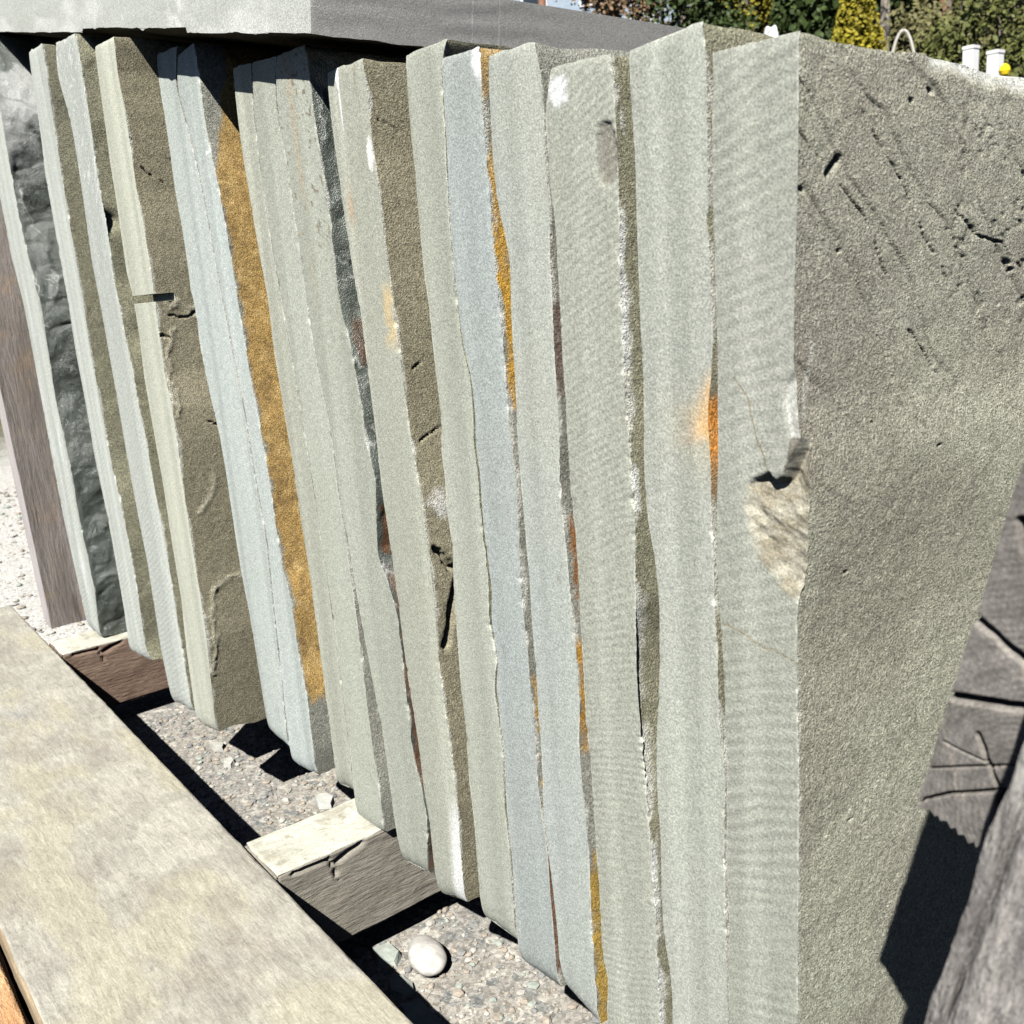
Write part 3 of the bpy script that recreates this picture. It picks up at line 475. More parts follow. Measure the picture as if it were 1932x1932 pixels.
def cM(X, Y, Z, p, V):
    w_ = .005*(fbm(Y*80, Z*80, 5, 5)-.5)
    for i, c in enumerate(LINES):
        d = segd(Y+w_, Z+w_, c); k = sstep(.46, .58, fbm(Y*75+i, Z*75, 4, 3+i))
        X = X-.0030*np.exp(-(d/.00045)**2)*k; p = paintmix(p, .6*k*np.exp(-(d/.0005)**2), (.06, .055, .045))
    dd = segd(Y+w_*.6, Z+w_*.6, [(.379, .650), (.386, .6565)]); X = X-.008*np.exp(-(dd/.0011)**2); p = paintmix(p, .9*np.exp(-(dd/.0009)**2), (.03, .03, .025))
    for (a, b, r) in ((.455, .690, .003), (.44, .684, .0022), (.535, .610, .004), (.540, .606, .003), (.47, .52, .002), (.415, .54, .0016), (.395, .47, .0016), (.40, .335, .0022), (.412, .328, .0014), (.363, .645, .0025), (.39, .62, .0017)):
        d = np.hypot(Y-a+w_, (Z-b+w_)*1.8); d = d+.0022*(fbm(Y*350, Z*350, 3, 7)-.5); X = X-.005*np.exp(-(d/(r*.6))**2); p = paintmix(p, .6*np.exp(-(d/(r*.5))**2), (.06, .055, .045))
    q_ = (Y+Z)*.707; r_ = (Y-Z)*.707
    up_ = sstep(.50, .58, Z)
    t_ = q_*26+1.6*fbm(r_*9, q_*14, 4, 61); fr_ = t_-np.floor(t_); mk = sstep(.40, .6, fbm(r_*26+np.floor(t_)*7, q_*8, 3, 62))
    X = X-.0011*(fr_*.8)*(.35+.65*up_)-.0015*np.exp(-(fr_/.05)**2)*mk*up_
    p = paintmix(p, .35*np.exp(-(fr_/.05)**2)*mk*up_, (.08, .075, .06))
    div = sstep(.63, .74, fbm(Y*150, Z*150, 4, 63))*np.clip(sstep(.5, .66, fbm(Y*9, Z*9, 3, 64))*(.25+.75*sstep(.52, .6, Z))+.8*np.exp(-((Y-.50)/.05)**2-((Z-.625)/.02)**2), 0, 1); X = X-.0009*div; p = paintmix(p, .25*div, (.12, .115, .09))
    p = paintmix(p, .30*sstep(.52, .66, fbm(Y*14, Z*14, 5, 65)), (.47, .47, .385)); p = paintmix(p, .30*sstep(.52, .66, fbm(Y*11+9, Z*11, 5, 66)), (.22, .20, .165))
    X = X-.0010*fbm(Y*70, Z*70, 3, 67)
    pu = sstep(.42, .6, fbm(V*5+1, Z*6, 3, 41)); p = paintmix(p, .35*pu*sstep(.36, .50, Z)*sstep(.64, .52, Z), (.31, .255, .22))
    gr = sstep(.05, .22, V)*sstep(.62, .3, Z); p = paintmix(p, .45*gr, (.47, .485, .385))
    # bevelled crushed top edge further back
    zt = Z[0][None, :]; be = sstep(.010, .0, zt-Z+.006*(fbm(Y*60, Z*60, 3, 6)-.5))*sstep(.445-.3575, .47-.3575, V); X = X-.006*be
    p = paintmix(p, be*.9, (.60, .61, .57))
    for _ in range(1): pass
    n = fbm(Y*7+Z*2, Z*30, 4, 19)
    d = segd(Y+w_, Z+w_, [(.372, .58), (.366, .560), (.364, .548)]); p = paintmix(p, .8*sstep(.0024, .0008, d), (.55, .55, .48))
    # crushed rim low on the arris
    p = paintmix(p, sstep(1.0, .4, V/(.0005+.0065*fbm(Z*40, V*30, 4, 21)))*sstep(.46, .40, Z)*sstep(.20, .26, Z)*.85, (.50, .50, .43))
    return X, Y, Z, p
slab(SN, 'M', 'nearest slab, with a heart-shaped break on its edge and the broad grey face on the right', 'stone slab', sawn_front, cl_front, depth=.55, amp=.0035, nv=300, nz=900, nf=150, seed=17, vpow=1.35, topfall=.045, frontfn=fM, cleftfn=cM, rim=.5, chip=.0012, jit=.0003, zbot=.118)

# thick flat slab lying on top of the row: tilted plate
def flat_slab():
    a = math.atan(.198); ca, sa = math.cos(a), math.sin(a)
    O = np.array([-.6555, .3475, .7770]); th = .0395; Lx = 1.25; Dy = .415   # origin = lower right front corner
    def W(l, d, h): # l to the left (rising), d away, h up
        return np.stack([O[0]-l*ca+h*sa, O[1]+d, O[2]+l*sa+h*ca-.04*d], -1)
    nl, nh, nd = 420, 16, 260
    l = np.linspace(0, Lx, nl); h = np.linspace(0, th, nh); d = np.linspace(0, Dy, nd)
    H, Lg = np.meshgrid(h[::-1], l, indexing='ij')
    jag = .0012*(fbm(l*30, l*0, 5, 3)-.35)*2+.0016*(fbm(l*170, l*0, 4, 33)-.5); jag = np.where((l > .22) & (l < .50), jag+.004*sstep(.35, .5, fbm(l*22, l*0+2, 4, 8)), jag)
    Hh = H+np.maximum(jag, -.002)[None, :]*(1-H/th); Dd = .0004*fbm(Lg*20, H*40, 3)
    fr = W(Lg, Dd, Hh)
    fp = np.zeros(fr.shape[:2]+(4,)); fp = paintmix(fp, sstep(.52, .75, fbm(Lg*14, H*40, 5, 4))*.6, (.60, .61, .58)); fp = paintmix(fp, sstep(.03, .0, np.abs(Lg-.24-.04*(fbm(H*60, Lg*40, 3)-.5)))*sstep(.42, .6, fbm(Lg*60, H*90, 4))*.8, (.62, .63, .60))
    H2, D2 = np.meshgrid(h[::-1], d, indexing='ij'); jd = .002*(fbm(d*30, d*0, 5, 13)-.35)*2; jd[0] = max(jag[0], -.002)
    rg = W(0*D2-.0004*fbm(D2*20, H2*40, 3), D2, H2+np.maximum(jd, -.002)[None, :]*(1-H2/th))
    rg[:, 0] = fr[:, 0]
    rp = np.zeros(rg.shape[:2]+(4,))
    for dv in (.13, .155): rp = paintmix(rp, .6*sstep(.0012, .0004, np.abs(D2-dv-.002*fbm(H2*60, D2*0, 3))), (.6, .6, .58))
    lb = np.linspace(0, Lx, 80); db = np.linspace(0, Dy, 60); D3, L3 = np.meshgrid(db, lb, indexing='ij')
    jb = np.interp(L3, l, np.maximum(jag, -.002))*np.exp(-D3/.03); jr = np.interp(D3, d, np.maximum(jd, -.002))*np.exp(-L3/.03)
    bt = W(L3, D3, np.where(D3 == 0, jb, np.where(L3 == 0, jr, .003*(fbm(L3*12, D3*12, 4)-.3)+jb)))
    tp = W(L3, D3, th+0*L3)
    bk = W(Lg, Dy+0*Lg, H); lf = W(Lx+0*D2, D2, H2)
    return grids_mesh('stone_slab', [(fr, 0, fp, True), (rg, 1, rp, False), (bt, 2, None, False), (tp, 0, None, True), (bk, 0, None, False), (lf, 0, None, True)],
                      [sawn('sawn_stone_flat_edge', (.44, .455, .42), tint=(.41, .425, .385), band=0.02, saw=(0, 0, 260, .03)), sawn('sawn_stone_flat_side', (.43, .42, .39), tint=(.34, .335, .315), band=.02, grain=.20, saw=(0, 0, 420, .07)), cl_brown],
                      tuple(float(x) for x in O))
tag(flat_slab(), 'thick slab lying flat across the tops of the upright slabs, bright left side and grey right side', 'stone slab')
# ------------------------------------------------------------------ timber
def wood(name, c1, c2, stretch, fine=1.0, rough=.85, cracks=.5, dust=None, spots=None, grain=.2, bumpk=1.0):
    """stretch = scale per axis (small along the grain)"""
    k = NT(name)
    v1 = k.scaled(tuple(s*1.0 for s in stretch)); v2 = k.scaled(tuple(s*4.5 for s in stretch))
    n1 = k.noise(1, 5, .6, v1, .6); n2 = k.noise(1, 4, .65, v2, .3)
    col = k.mix(k.remap(n1, .32, .68, 0, 1), c1, c2)
    if dust: col = k.mix(k.remap(k.noise(22, 6, .65), dust[1], dust[2], 0, dust[3]), col, dust[0])
    if spots:
        s = k.noise(60, 4, .7); col = k.mix(k.remap(s, .60, .70, 0, .6), col, spots)
    col = k.paint(col)
    g = k.noise(420, 3, .7)
    f = k.math('MULTIPLY', k.remap(n2, .3, .7, 1-grain, 1+grain), k.remap(g, .3, .7, .86, 1.14))
    v3 = k.noise(1, 3, .75, k.scaled(tuple(s*12 for s in stretch)), .2); f = k.math('MULTIPLY', f, k.remap(v3, .3, .7, 1-grain*.7, 1+grain*.7))
    cr = k.remap(k.noise(1, 3, .6, k.scaled(tuple(s*2.0 for s in stretch), k.vec), .2), .30, .36, cracks, 0)
    col = k.gray(col, f); col = k.mix(cr, col, (.03, .025, .02))
    k.L(col, k.b.inputs['Base Color']); k.b.inputs['Roughness'].default_value = rough
    k.bump([(n1, .4*bumpk, .003), (n2, .6*bumpk, .0018), (g, .35, .0008), (cr, -.5, .002)], 0); return k.m
w_plank = wood('dusty_pale_timber', (.295, .278, .235), (.345, .328, .28), (10, 40, 40), cracks=.0, dust=((.40, .385, .325), .44, .60, .85), spots=(.20, .18, .145), grain=.17)
w_side = wood('weathered_timber_side', (.20, .15, .10), (.36, .28, .18), (4, 70, 70), cracks=.6)
w_bunk_top = wood('dusted_bearer_top', (.47, .465, .385), (.56, .555, .47), (30, 12, 30), cracks=.0, dust=((.34, .32, .25), .5, .62, .8), spots=(.24, .21, .15), grain=.12, bumpk=1.6)
w_bunk = wood('brown_bearer_side', (.20, .185, .155), (.28, .26, .215), (60, 10, 60), cracks=.25, grain=.14, bumpk=1.4)
w_bunk_dark = wood('dark_bearer_side', (.15, .10, .075), (.21, .15, .11), (60, 10, 60), cracks=.3, grain=.2, bumpk=1.6)
w_board = wood('grey_brown_board', (.15, .13, .115), (.225, .20, .18), (50, 50, 5), cracks=.45, dust=((.26, .19, .12), .55, .7, .6), grain=.15, bumpk=1.6)
w_board_e = wood('pinkish_board_edge', (.38, .35, .34), (.50, .46, .45), (50, 50, 5), cracks=.1, grain=.12)
w_grey = wood('silver_grey_timber', (.13, .12, .115), (.42, .395, .365), (110, 110, 22), cracks=.8, dust=((.52, .50, .46), .54, .66, .9), spots=(.10, .10, .105), grain=.34, bumpk=2.2)
w_orange = wood('orange_brown_wood', (.42, .22, .10), (.62, .38, .20), (14, 60, 60), cracks=.8, grain=.25, bumpk=2)

def box_grids(x0, x1, y0, y1, z0, z1, n=(60, 20, 20), wob=.001, seed=1, idx=(0, 0, 0, 0, 0, 0)):
    """six displaced grids with common edges; idx = material per (+x,-x,+y,-y,+z,-z)"""
    g = []
    def f(P):
        x, y, z = P[..., 0], P[..., 1], P[..., 2]
        d = lambda s, a, b: wob*2*(fbm(a*28, b*28+s, 4, seed+s)-.5)
        inner = lambda t, a, b: np.where((t < a+1e-6), -1., np.where(t > b-1e-6, 1., 0.))
        sx, sy, sz = inner(x, x0, x1), inner(y, y0, y1), inner(z, z0, z1)
        e = (np.abs(sx)+np.abs(sy)+np.abs(sz) > 1.5)*(.0015+1.2*wob)*(.3+fbm((x+y)*60, z*60, 4, seed+7))
        nx = x-sx*e+sx*0+d(1, y, z)*np.abs(sx); ny = y-sy*e+d(2, x, z)*np.abs(sy); nz_ = z-sz*e+d(3, x, y)*np.abs(sz)
        return np.stack([nx, ny, nz_], -1)
    X = np.linspace(x0, x1, n[0]); Y = np.linspace(y0, y1, n[1]); Z = np.linspace(z0, z1, n[2])
    A, B = np.meshgrid(Y, Z, indexing='ij')
    g.append((f(np.stack([A*0+x1, A, B], -1)), idx[0], None, False)); g.append((f(np.stack([A*0+x0, A, B], -1)), idx[1], None, True))
    A, B = np.meshgrid(X, Z, indexing='ij')
    g.append((f(np.stack([A, A*0+y1, B], -1)), idx[2], None, True)); g.append((f(np.stack([A, A*0+y0, B], -1)), idx[3], None, False))
    A, B = np.meshgrid(X, Y, indexing='ij')
    g.append((f(np.stack([A, B, A*0+z1], -1)), idx[4], None, False)); g.append((f(np.stack([A, B, A*0+z0], -1)), idx[5], None, True))
    return g
# broad timber in front of the row
gr = box_grids(-1.7425, -.15, .070, .2675, .010, .1315, (600, 90, 30), .0007, 3, (1, 1, 1, 1, 0, 1))
P, mi, _, fl = gr[4]
pp_ = np.zeros(P.shape[:2]+(4,)); X_, Y_ = P[..., 0], P[..., 1]
pp_ = paintmix(pp_, .55*sstep(.03, .0, np.hypot((X_+1.265)*.8, (Y_-.172))+.03*(fbm(X_*40, Y_*60, 4)-.5)), (.25, .26, .27))
pp_ = paintmix(pp_, .6*sstep(.5, .66, fbm(X_*9, Y_*22, 5, 6)), (.37, .345, .25))
pp_ = paintmix(pp_, .45*sstep(.55, .7, fbm(X_*14+3, Y_*30, 5, 16)), (.25, .225, .19))
gr[4] = (P, mi, pp_, fl)
tag(grids_mesh('timber', gr, [w_plank, w_side], (-.95, .17, .010)), 'broad pale timber dusted with stone powder, lying along the foot of the slabs', 'timber')
tag(grids_mesh('wood_plank', box_grids(-1.15, -.2, -.03, .0665, .004, .118, (160, 40, 20), .002, 5), [w_orange], (-.7, .02, .004)), 'orange-brown rough plank beside the broad pale timber, at the bottom left corner', 'timber')
# cross bearers
def bearer(label, x0, x1, z0, z1, y1, side, seed):
    g = box_grids(x0, x1, .2695, y1, z0, z1, (50, 130, 60), .0014, seed, (1, 1, 1, 1, 0, 1))
    P, mi, _, fl = g[0]; Y_, Z_ = P[..., 1], P[..., 2]
    w_ = .003*(fbm(Y_*90, Z_*90, 3, 5)-.5)
    for c, dp, wd in (([(.285, z1-.004), (.318, z1-.006)], .006, .0016), ([(.318, z1-.004), (.3225, z1-.018), (.325, z1-.03)], .006, .0010), ([(.327, z1-.011), (.338, z1-.007), (.352, z1-.004)], .008, .0022)):
        d = segd(Y_+w_, Z_+w_, c); P[..., 0] -= dp*np.exp(-(d/wd)**2)
    g[0] = (P, mi, None, fl)
    return tag(grids_mesh('cross_bearer', g, [w_bunk_top, side], ((x0+x1)/2, .35, z0)), label, 'timber', 'cross bearers under the slabs')
bearer('pale dusted wooden bearer, split along its top edge, under the slabs at the bottom centre', -.8075, -.7390, .0350, .1280, .60, w_bunk, 11)
bearer('reddish brown wooden bearer under the leftmost slabs beside the upright board', -1.5150, -1.4430, .0310, .1275, .60, w_bunk_dark, 12)
for i, yy in enumerate((.62, .80)):
    tag(grids_mesh('runner', box_grids(-1.62, -.22, yy, yy+.08, .004, .110, (60, 12, 12), .001, 20+i), [w_bunk_dark], (-.9, yy+.04, .004)), ('dark runner beam under the slabs, nearer the bearers', 'dark runner beam under the slabs, farther back')[i], 'timber', 'runner beams under the slabs')
# upright board at the far left end
BY = .2875; nzb = 200
zb = np.linspace(.80, .1275, nzb)
xr = np.interp(-zb, [-.8, -.7152, -.5822, -.30, -.1275], [-1.640, -1.626, -1.606, -1.585, -1.5720]); xl = xr-.040-.02*np.linspace(1, 0, nzb)
def board():
    v = np.linspace(0, .5, 60); V, Zg = np.meshgrid(v, zb)
    u = np.linspace(0, 1, 12); U, Z2 = np.meshgrid(u, zb)
    F_ = np.stack([xl[:, None]*(1-U)+xr[:, None]*U, BY+.0015*fbm(U*3, Z2*9, 3), Z2], -1)
    R_ = np.stack([xr[:, None]-.0015*fbm(V*60, Zg*5, 4)*sstep(0, .01, V), BY+V, Zg], -1); R_[:, 0] = F_[:, -1]
    L_ = np.stack([xl[:, None]+0*V, BY+V, Zg], -1); L_[:, 0] = F_[:, 0]
    T_ = L_[0][:, None]*(1-u)[None, :, None]+R_[0][:, None]*u[None, :, None]
    B_ = L_[-1][:, None]*(1-u)[None, :, None]+R_[-1][:, None]*u[None, :, None]
    K_ = L_[:, -1][:, None]*(1-u)[None, :, None]+R_[:, -1][:, None]*u[None, :, None]
    return grids_mesh('upright_board', [(F_, 1, None, False), (R_, 0, None, False), (L_, 0, None, True), (T_, 0, None, False), (B_, 0, None, True), (K_, 0, None, True)], [w_board, w_board_e], (-1.6, BY, .1275))
tag(board(), 'weathered grey-brown upright board standing at the far left end of the row', 'board')

# end-grain timber and leaning post at the right
def endgrain_mat():
    k = NT('end_grain'); xyz = k.sep()
    wx = k.math('ADD', xyz[0], k.math('MULTIPLY', k.math('SUBTRACT', k.noise(30, 4, .6, k.obj), .5), .016))
    wz = k.math('ADD', xyz[2], k.math('MULTIPLY', k.math('SUBTRACT', k.noise(11, 3, .5, k.obj), .5), .02))
    dx = k.math('SUBTRACT', wx, .034); dz = k.math('MULTIPLY', k.math('SUBTRACT', wz, .020), .8)
    r = k.math('SQRT', k.math('ADD', k.math('POWER', k.math('ABSOLUTE', dx), 2), k.math('POWER', k.math('ABSOLUTE', dz), 2)))
    ring = k.math('SINE', k.math('MULTIPLY', r, 3400)); ring2 = k.math('SINE', k.math('MULTIPLY', r, 900))
    n = k.noise(28, 5, .6); g = k.noise(700, 3, .7); fl = k.noise(1, 3, .6, k.scaled((900, 300, 260)))
    col = k.mix(k.remap(n, .35, .65, 0, 1), (.11, .102, .094), (.20, .188, .172))
    f = k.math('MULTIPLY', k.math('MULTIPLY_ADD', ring, .05, 1), k.math('MULTIPLY_ADD', ring2, .09, 1))
    f = k.math('MULTIPLY', f, k.remap(g, .3, .7, .8, 1.2)); f = k.math('MULTIPLY', f, k.remap(fl, .3, .7, .8, 1.25))
    col = k.paint(col); col = k.gray(col, f)
    k.L(col, k.b.inputs['Base Color']); k.b.inputs['Roughness'].default_value = .9
    k.bump([(n, .4, .003), (ring, .12, .0005), (g, .5, .0008)], 0); return k.m
eg = endgrain_mat()
def end_timber():
    W_, H_, D_ = .15, .16, .80
    nu, nv_ = 300, 420
    u = np.linspace(0, 1, nu)**1.6*W_; v = np.linspace(0, 1, nv_)**1.15*H_
    U, V = np.meshgrid(u, v)
    Z = V+np.exp(-V/.004)*.0016*(2*np.abs((U*330+fbm(U*200, U*0, 2)) % 1-.5)+1.6*fbm(U*260, U*0, 2, 4)-1.2)
    X = U+.0012*(fbm(V*60, V*0, 4, 2)-.5)*np.exp(-U/.004)
    Y = -.0015*fbm(U*60, V*60, 4, 3); pa = np.zeros(U.shape+(4,)); w_ = .0012*(fbm(U*200, V*200, 3, 5)-.5)
    for c, wd, dp in (([(.0005, .0740), (.0168, .0685), (.04, .055)], .0008, .012), ([(.001, .045), (.0213, .0534), (.04, .058)], .0009, .014), ([(0, .0018), (.0092, .0119), (.022, .0221), (.0241, .0198)], .0004, .006),
                      ([(.0119, .0375), (.0241, .0198)], .0006, .006), ([(0, .0158), (.024, .0336)], .0003, .003), ([(.0042, .1090), (.0120, .0930), (.03, .08)], .0008, .012), ([(.0236, .0225), (.0250, .0170), (.026, .010)], .0010, .010), ([(.002, .028), (.020, .030)], .0003, .002)):
        d = segd(U+w_, V+w_, c); Y = Y+dp*np.exp(-(d/wd)**2); pa = paintmix(pa, .85*np.exp(-(d/(wd*.9))**2), (.03, .025, .02))
        s_ = segd(U+w_, V+w_+wd*2.2, c); pa = paintmix(pa, .28*np.exp(-(s_/(wd))**2), (.30, .27, .23))
    for c in ([(-.0006, .0359), (.0107, .0141)], [(.016, .07), (.0245, .052)], [(.013, .012), (.0135, .0165)]):
        pa = paintmix(pa, .55*np.exp(-(segd(U+w_, V+w_, c)/.0006)**2), (.30, .265, .22))
    F_ = np.stack([X, Y, Z], -1)
    d = np.linspace(0, D_, 40)
    def ext(line): return line[:, None, :]+np.stack([0*d, d, 0*d], -1)[None]
    g = [(F_, 0, pa, False), (ext(F_[:, 0]), 1, None, True), (ext(F_[:, -1]), 1, None, False), (ext(F_[0]), 1, None, False), (ext(F_[-1]), 1, None, True)]
    B_ = F_+np.array([0, D_, 0]); g.append((B_, 0, None, True))
    return grids_mesh('timber', g, [eg, wood('grey_timber_long', (.13, .115, .10), (.24, .22, .20), (70, 6, 70), cracks=.5)], (-.1665, .285, .4365), rot=(0, math.radians(13.5), 0))
tag(end_timber(), 'timber with cracked end grain facing out, between the nearest slab and the leaning post', 'timber')
def post():
    nzp, nx_ = 500, 90; z = np.linspace(-.52, .62, nzp); x = np.linspace(0, .13, nx_); X, Z = np.meshgrid(x, z)
    e = np.exp(-X/.0025)
    Y = .003*e*fbm(Z*60, Z*0, 4, 2)-.0014*fbm(X*150, Z*9, 4, 3)
    for xx, s in ((.0065, 1), (.033, 2), (.045, 3), (.058, 4), (.083, 5)):
        d = np.abs(X-xx-.006*(fbm(Z*7, Z*0, 3, s)-.5)); Y = Y+.006*np.exp(-(d/.0006)**2)*sstep(.40, .55, fbm(Z*9+s, Z*0, 3, s+9))
    X2 = X-.0016*e*(fbm(Z*50, Z*0, 5, 8)-.3)*2
    F_ = np.stack([X2, Y, Z], -1); d = np.linspace(0, .052, 8)
    def ext(line): return line[:, None, :]+np.stack([0*d, d, 0*d], -1)[None]
    g = [(F_, 0, None, False), (ext(F_[:, 0]), 0, None, True), (ext(F_[:, -1]), 0, None, False), (ext(F_[0]), 0, None, False), (ext(F_[-1]), 0, None, True), (F_+np.array([0, .052, 0]), 0, None, True)]
    return grids_mesh('leaning_post', g, [w_grey], (-.1125, .2275, .4735), rot=(0, math.radians(13.9), 0))
tag(post(), 'silver-grey weathered post leaning in front of the end-grain timber at the lower right', 'post')
tag(grids_mesh('block', box_grids(-.02, .14, .50, .62, .004, .395, (20, 20, 40), .001, 41), [w_grey], (.03, .56, .004)), 'grey timber block standing under the end-grain timber, behind the leaning post', 'timber')

# ------------------------------------------------------------------ ground, gravel, small stones
def ground_mat():
    k = NT('gravel_ground'); xyz = k.sep()
    n = k.noise(9, 6, .6, k.obj); p1 = k.voro(95, vec=k.obj, out='Color'); pd = k.voro(95, vec=k.obj); p2 = k.voro(300, vec=k.obj, out='Color'); g = k.noise(600, 3, .7, k.obj)
    s1 = k.n.new('ShaderNodeSeparateColor'); k.L(p1, s1.inputs[0]); s2 = k.n.new('ShaderNodeSeparateColor'); k.L(p2, s2.inputs[0])
    col = k.mix(k.remap(n, .35, .65, 0, 1), (.29, .268, .23), (.25, .24, .22))
    col = k.mix(k.remap(s1.outputs[0], .80, .9, 0, .8), col, (.17, .18, .175)); col = k.mix(k.remap(s1.outputs[1], .78, .9, 0, .7), col, (.42, .40, .35))
    f = k.math('MULTIPLY', k.remap(s2.outputs[0], 0, 1, .62, 1.38), k.remap(g, .3, .7, .75, 1.25)); 
    r = k.math('SQRT', k.math('ADD', k.math('MULTIPLY', xyz[0], xyz[0]), k.math('MULTIPLY', xyz[1], xyz[1])))
    far = k.remap(k.math('ADD', r, k.math('MULTIPLY', n, 1.)), 4.6, 5.6, 0, 1)
    pale = k.math('MULTIPLY', k.remap(k.math('ADD', xyz[0], k.math('MULTIPLY', n, .05)), -1.66, -1.74, 0, 1), k.remap(xyz[0], -8, -3, 0, 1))
    col = k.mix(pale, col, (.46, .45, .42)); col = k.gray(col, f)
    gr_ = k.mix(k.remap(k.noise(.5, 5, .6, k.obj), .35, .65, 0, 1), (.10, .085, .05), (.07, .08, .03))
    col = k.mix(far, col, gr_); k.L(col, k.b.inputs['Base Color']); k.b.inputs['Roughness'].default_value = .95
    k.bump([(n, .3, .006), (pd, -.5, .004), (s2.outputs[0], .35, .0015), (g, .5, .001)], 0); return k.m
def hterr(x, y):
    d = np.hypot(x, y); b = np.degrees(np.arctan2(-x, y))
    E = np.interp(b, [-40, 25, 45, 80, 130], [.08, .118, .165, .175, .10])*np.interp(b, [-90, -40, 130, 170], [0, 1, 1, 0])
    E = E*np.interp(d, [0, 25, 60, 110, 160], [1, 1, 1.1, 1.45, 1.45])
    s = sstep(4.5, 9, d)*.62+sstep(9, 28, d)*.38
    return s*(.6275+d*E)+sstep(8, 30, d)*.5*(fbm(x*.08+50, y*.08+50, 3)-.5)
rr = np.concatenate([np.linspace(0.01, 4, 30), np.linspace(4.3, 30, 90), np.linspace(31, 260, 90)]); aa = np.linspace(0, 2*math.pi, 241)
RR, AA = np.meshgrid(rr, aa, indexing='ij'); GX, GY = RR*np.cos(AA), RR*np.sin(AA)
struct(grids_mesh('ground', [(np.stack([GX, GY, hterr(GX, GY)], -1), 0, None, True)], [ground_mat()]))

ICO = None
def ico():
    t = (1+5**.5)/2
    V = np.array([(-1, t, 0), (1, t, 0), (-1, -t, 0), (1, -t, 0), (0, -1, t), (0, 1, t), (0, -1, -t), (0, 1, -t), (t, 0, -1), (t, 0, 1), (-t, 0, -1), (-t, 0, 1)], float); V /= np.linalg.norm(V[0])
    F = [(0, 11, 5), (0, 5, 1), (0, 1, 7), (0, 7, 10), (0, 10, 11), (1, 5, 9), (5, 11, 4), (11, 10, 2), (10, 7, 6), (7, 1, 8), (3, 9, 4), (3, 4, 2), (3, 2, 6), (3, 6, 8), (3, 8, 9), (4, 9, 5), (2, 4, 11), (6, 2, 10), (8, 6, 7), (9, 8, 1)]
    return V, F
IV, IF = ico()
def simple(name, c, rough=.9, var=.2, sc=20, bump=.3, spec=.2):
    k = NT(name); n = k.noise(sc, 4, .6); f = k.remap(n, .3, .7, 1-var, 1+var)
    base = k.mix(0.0, c, c); col = k.gray(base, f); k.L(col, k.b.inputs['Base Color']); k.b.inputs['Roughness'].default_value = rough; k.b.inputs['Specular IOR Level'].default_value = spec
    if bump: k.bump([(n, bump, .5/sc)], 0)
    return k.m
st_mats = [simple('stone_tan', (.32, .28, .23), sc=120), simple('stone_grey', (.22, .22, .21), sc=120), simple('stone_pale', (.42, .40, .36), sc=120), simple('stone_green', (.30, .33, .29), sc=120)]
def gravel(name, n, area, smin, smax, seed, okfn=None):
    r = np.random.RandomState(seed); V = []; F = []; MI = []; k = 0
    while k < n:
        x = r.uniform(area[0], area[1]); y = r.uniform(area[2], area[3])
        if okfn and not okfn(x, y): k += 1; continue
        s = smin+(smax-smin)*r.rand()**5; sc = np.array([r.uniform(.7, 1.4), r.uniform(.7, 1.2), r.uniform(.4, .8)])*s
        a = r.rand()*6.28; R = np.array([[math.cos(a), -math.sin(a), 0], [math.sin(a), math.cos(a), 0], [0, 0, 1]])
        v = (IV*(1+.25*(r.rand(12, 1)-.5))*sc) @ R.T+np.array([x, y, .3*s]); b = len(V)*12
        V.append(v); F += [(p+b, q+b, w_+b) for p, q, w_ in IF]; MI += [int(r.choice(4, p=[.45, .2, .25, .1]))]*20; k += 1
    return mesh_obj(name, np.concatenate(V), F, st_mats, mi=MI, smooth=False)
g = gravel('gravel', 9000, (-1.42, -.28, .28, .60), .0007, .0050, 3); g['kind'] = 'stuff'; g['label'] = 'small loose gravel on the ground between the timber and the slabs'; g['category'] = 'gravel'
g = gravel('gravel', 5000, (-3.6, -1.76, -.1, .9), .0015, .009, 4); g['kind'] = 'stuff'; g['label'] = 'pale crushed gravel on the ground beyond the far end of the broad timber'; g['category'] = 'gravel'
# pebble
def pebble():
    n, m = 40, 60; th = np.linspace(0, math.pi, n); ph = np.linspace(0, 2*math.pi, m); T, Pp = np.meshgrid(th, ph, indexing='ij')
    r = 1+.10*(fbm(np.cos(Pp)*1.5+5, np.sin(Pp)*1.5+T, 3)-.5)
    return grids_mesh('pebble', [(np.stack([.0215*r*np.sin(T)*np.cos(Pp), .0155*r*np.sin(T)*np.sin(Pp)*(1+.12*np.cos(Pp)), .012*r*np.cos(T)+.0115], -1), 0, None, True)],
                      [simple('pebble_stone', (.45, .435, .40), var=.25, sc=110, bump=.1)], (0, 0, 0))
pb = pebble(); pb.scale = (1.22, 1.08, .95); pb.location = (-.7010, .3850, .0); pb.rotation_euler = (0, 0, math.radians(-12))
tag(pb, 'smooth oval whitish pebble lying on the gravel beside the split bearer', 'pebble')
def shard(loc, pts, h, label, mat, seed, rz=0):
    n = len(pts); r = np.random.RandomState(seed); V = [(x, y, 0) for x, y in pts]+[(x*.88+r.uniform(-.001, .001), y*.88+r.uniform(-.001, .001), h*(.7+.5*r.rand())) for x, y in pts]
    F = [tuple(range(n-1, -1, -1)), tuple(range(n, 2*n))]+[(i, (i+1) % n, n+(i+1) % n, n+i) for i in range(n)]
    o = mesh_obj('stone_chip', V, F, [mat], loc); o.rotation_euler = (0, 0, rz); return tag(o, label, 'stone chip', 'stone chips lying about the bearers')
chipm = simple('chip_greenish', (.34, .37, .33), sc=80); chipw = simple('chip_pale', (.42, .42, .38), sc=80)
shard((-.690, .352, 0), [(-.018, -.006), (-.003, -.012), (.012, -.008), (.016, .003), (.004, .008), (-.012, .006)], .006, 'flat greenish stone chip by the timber edge below the pebble', chipm, 1)
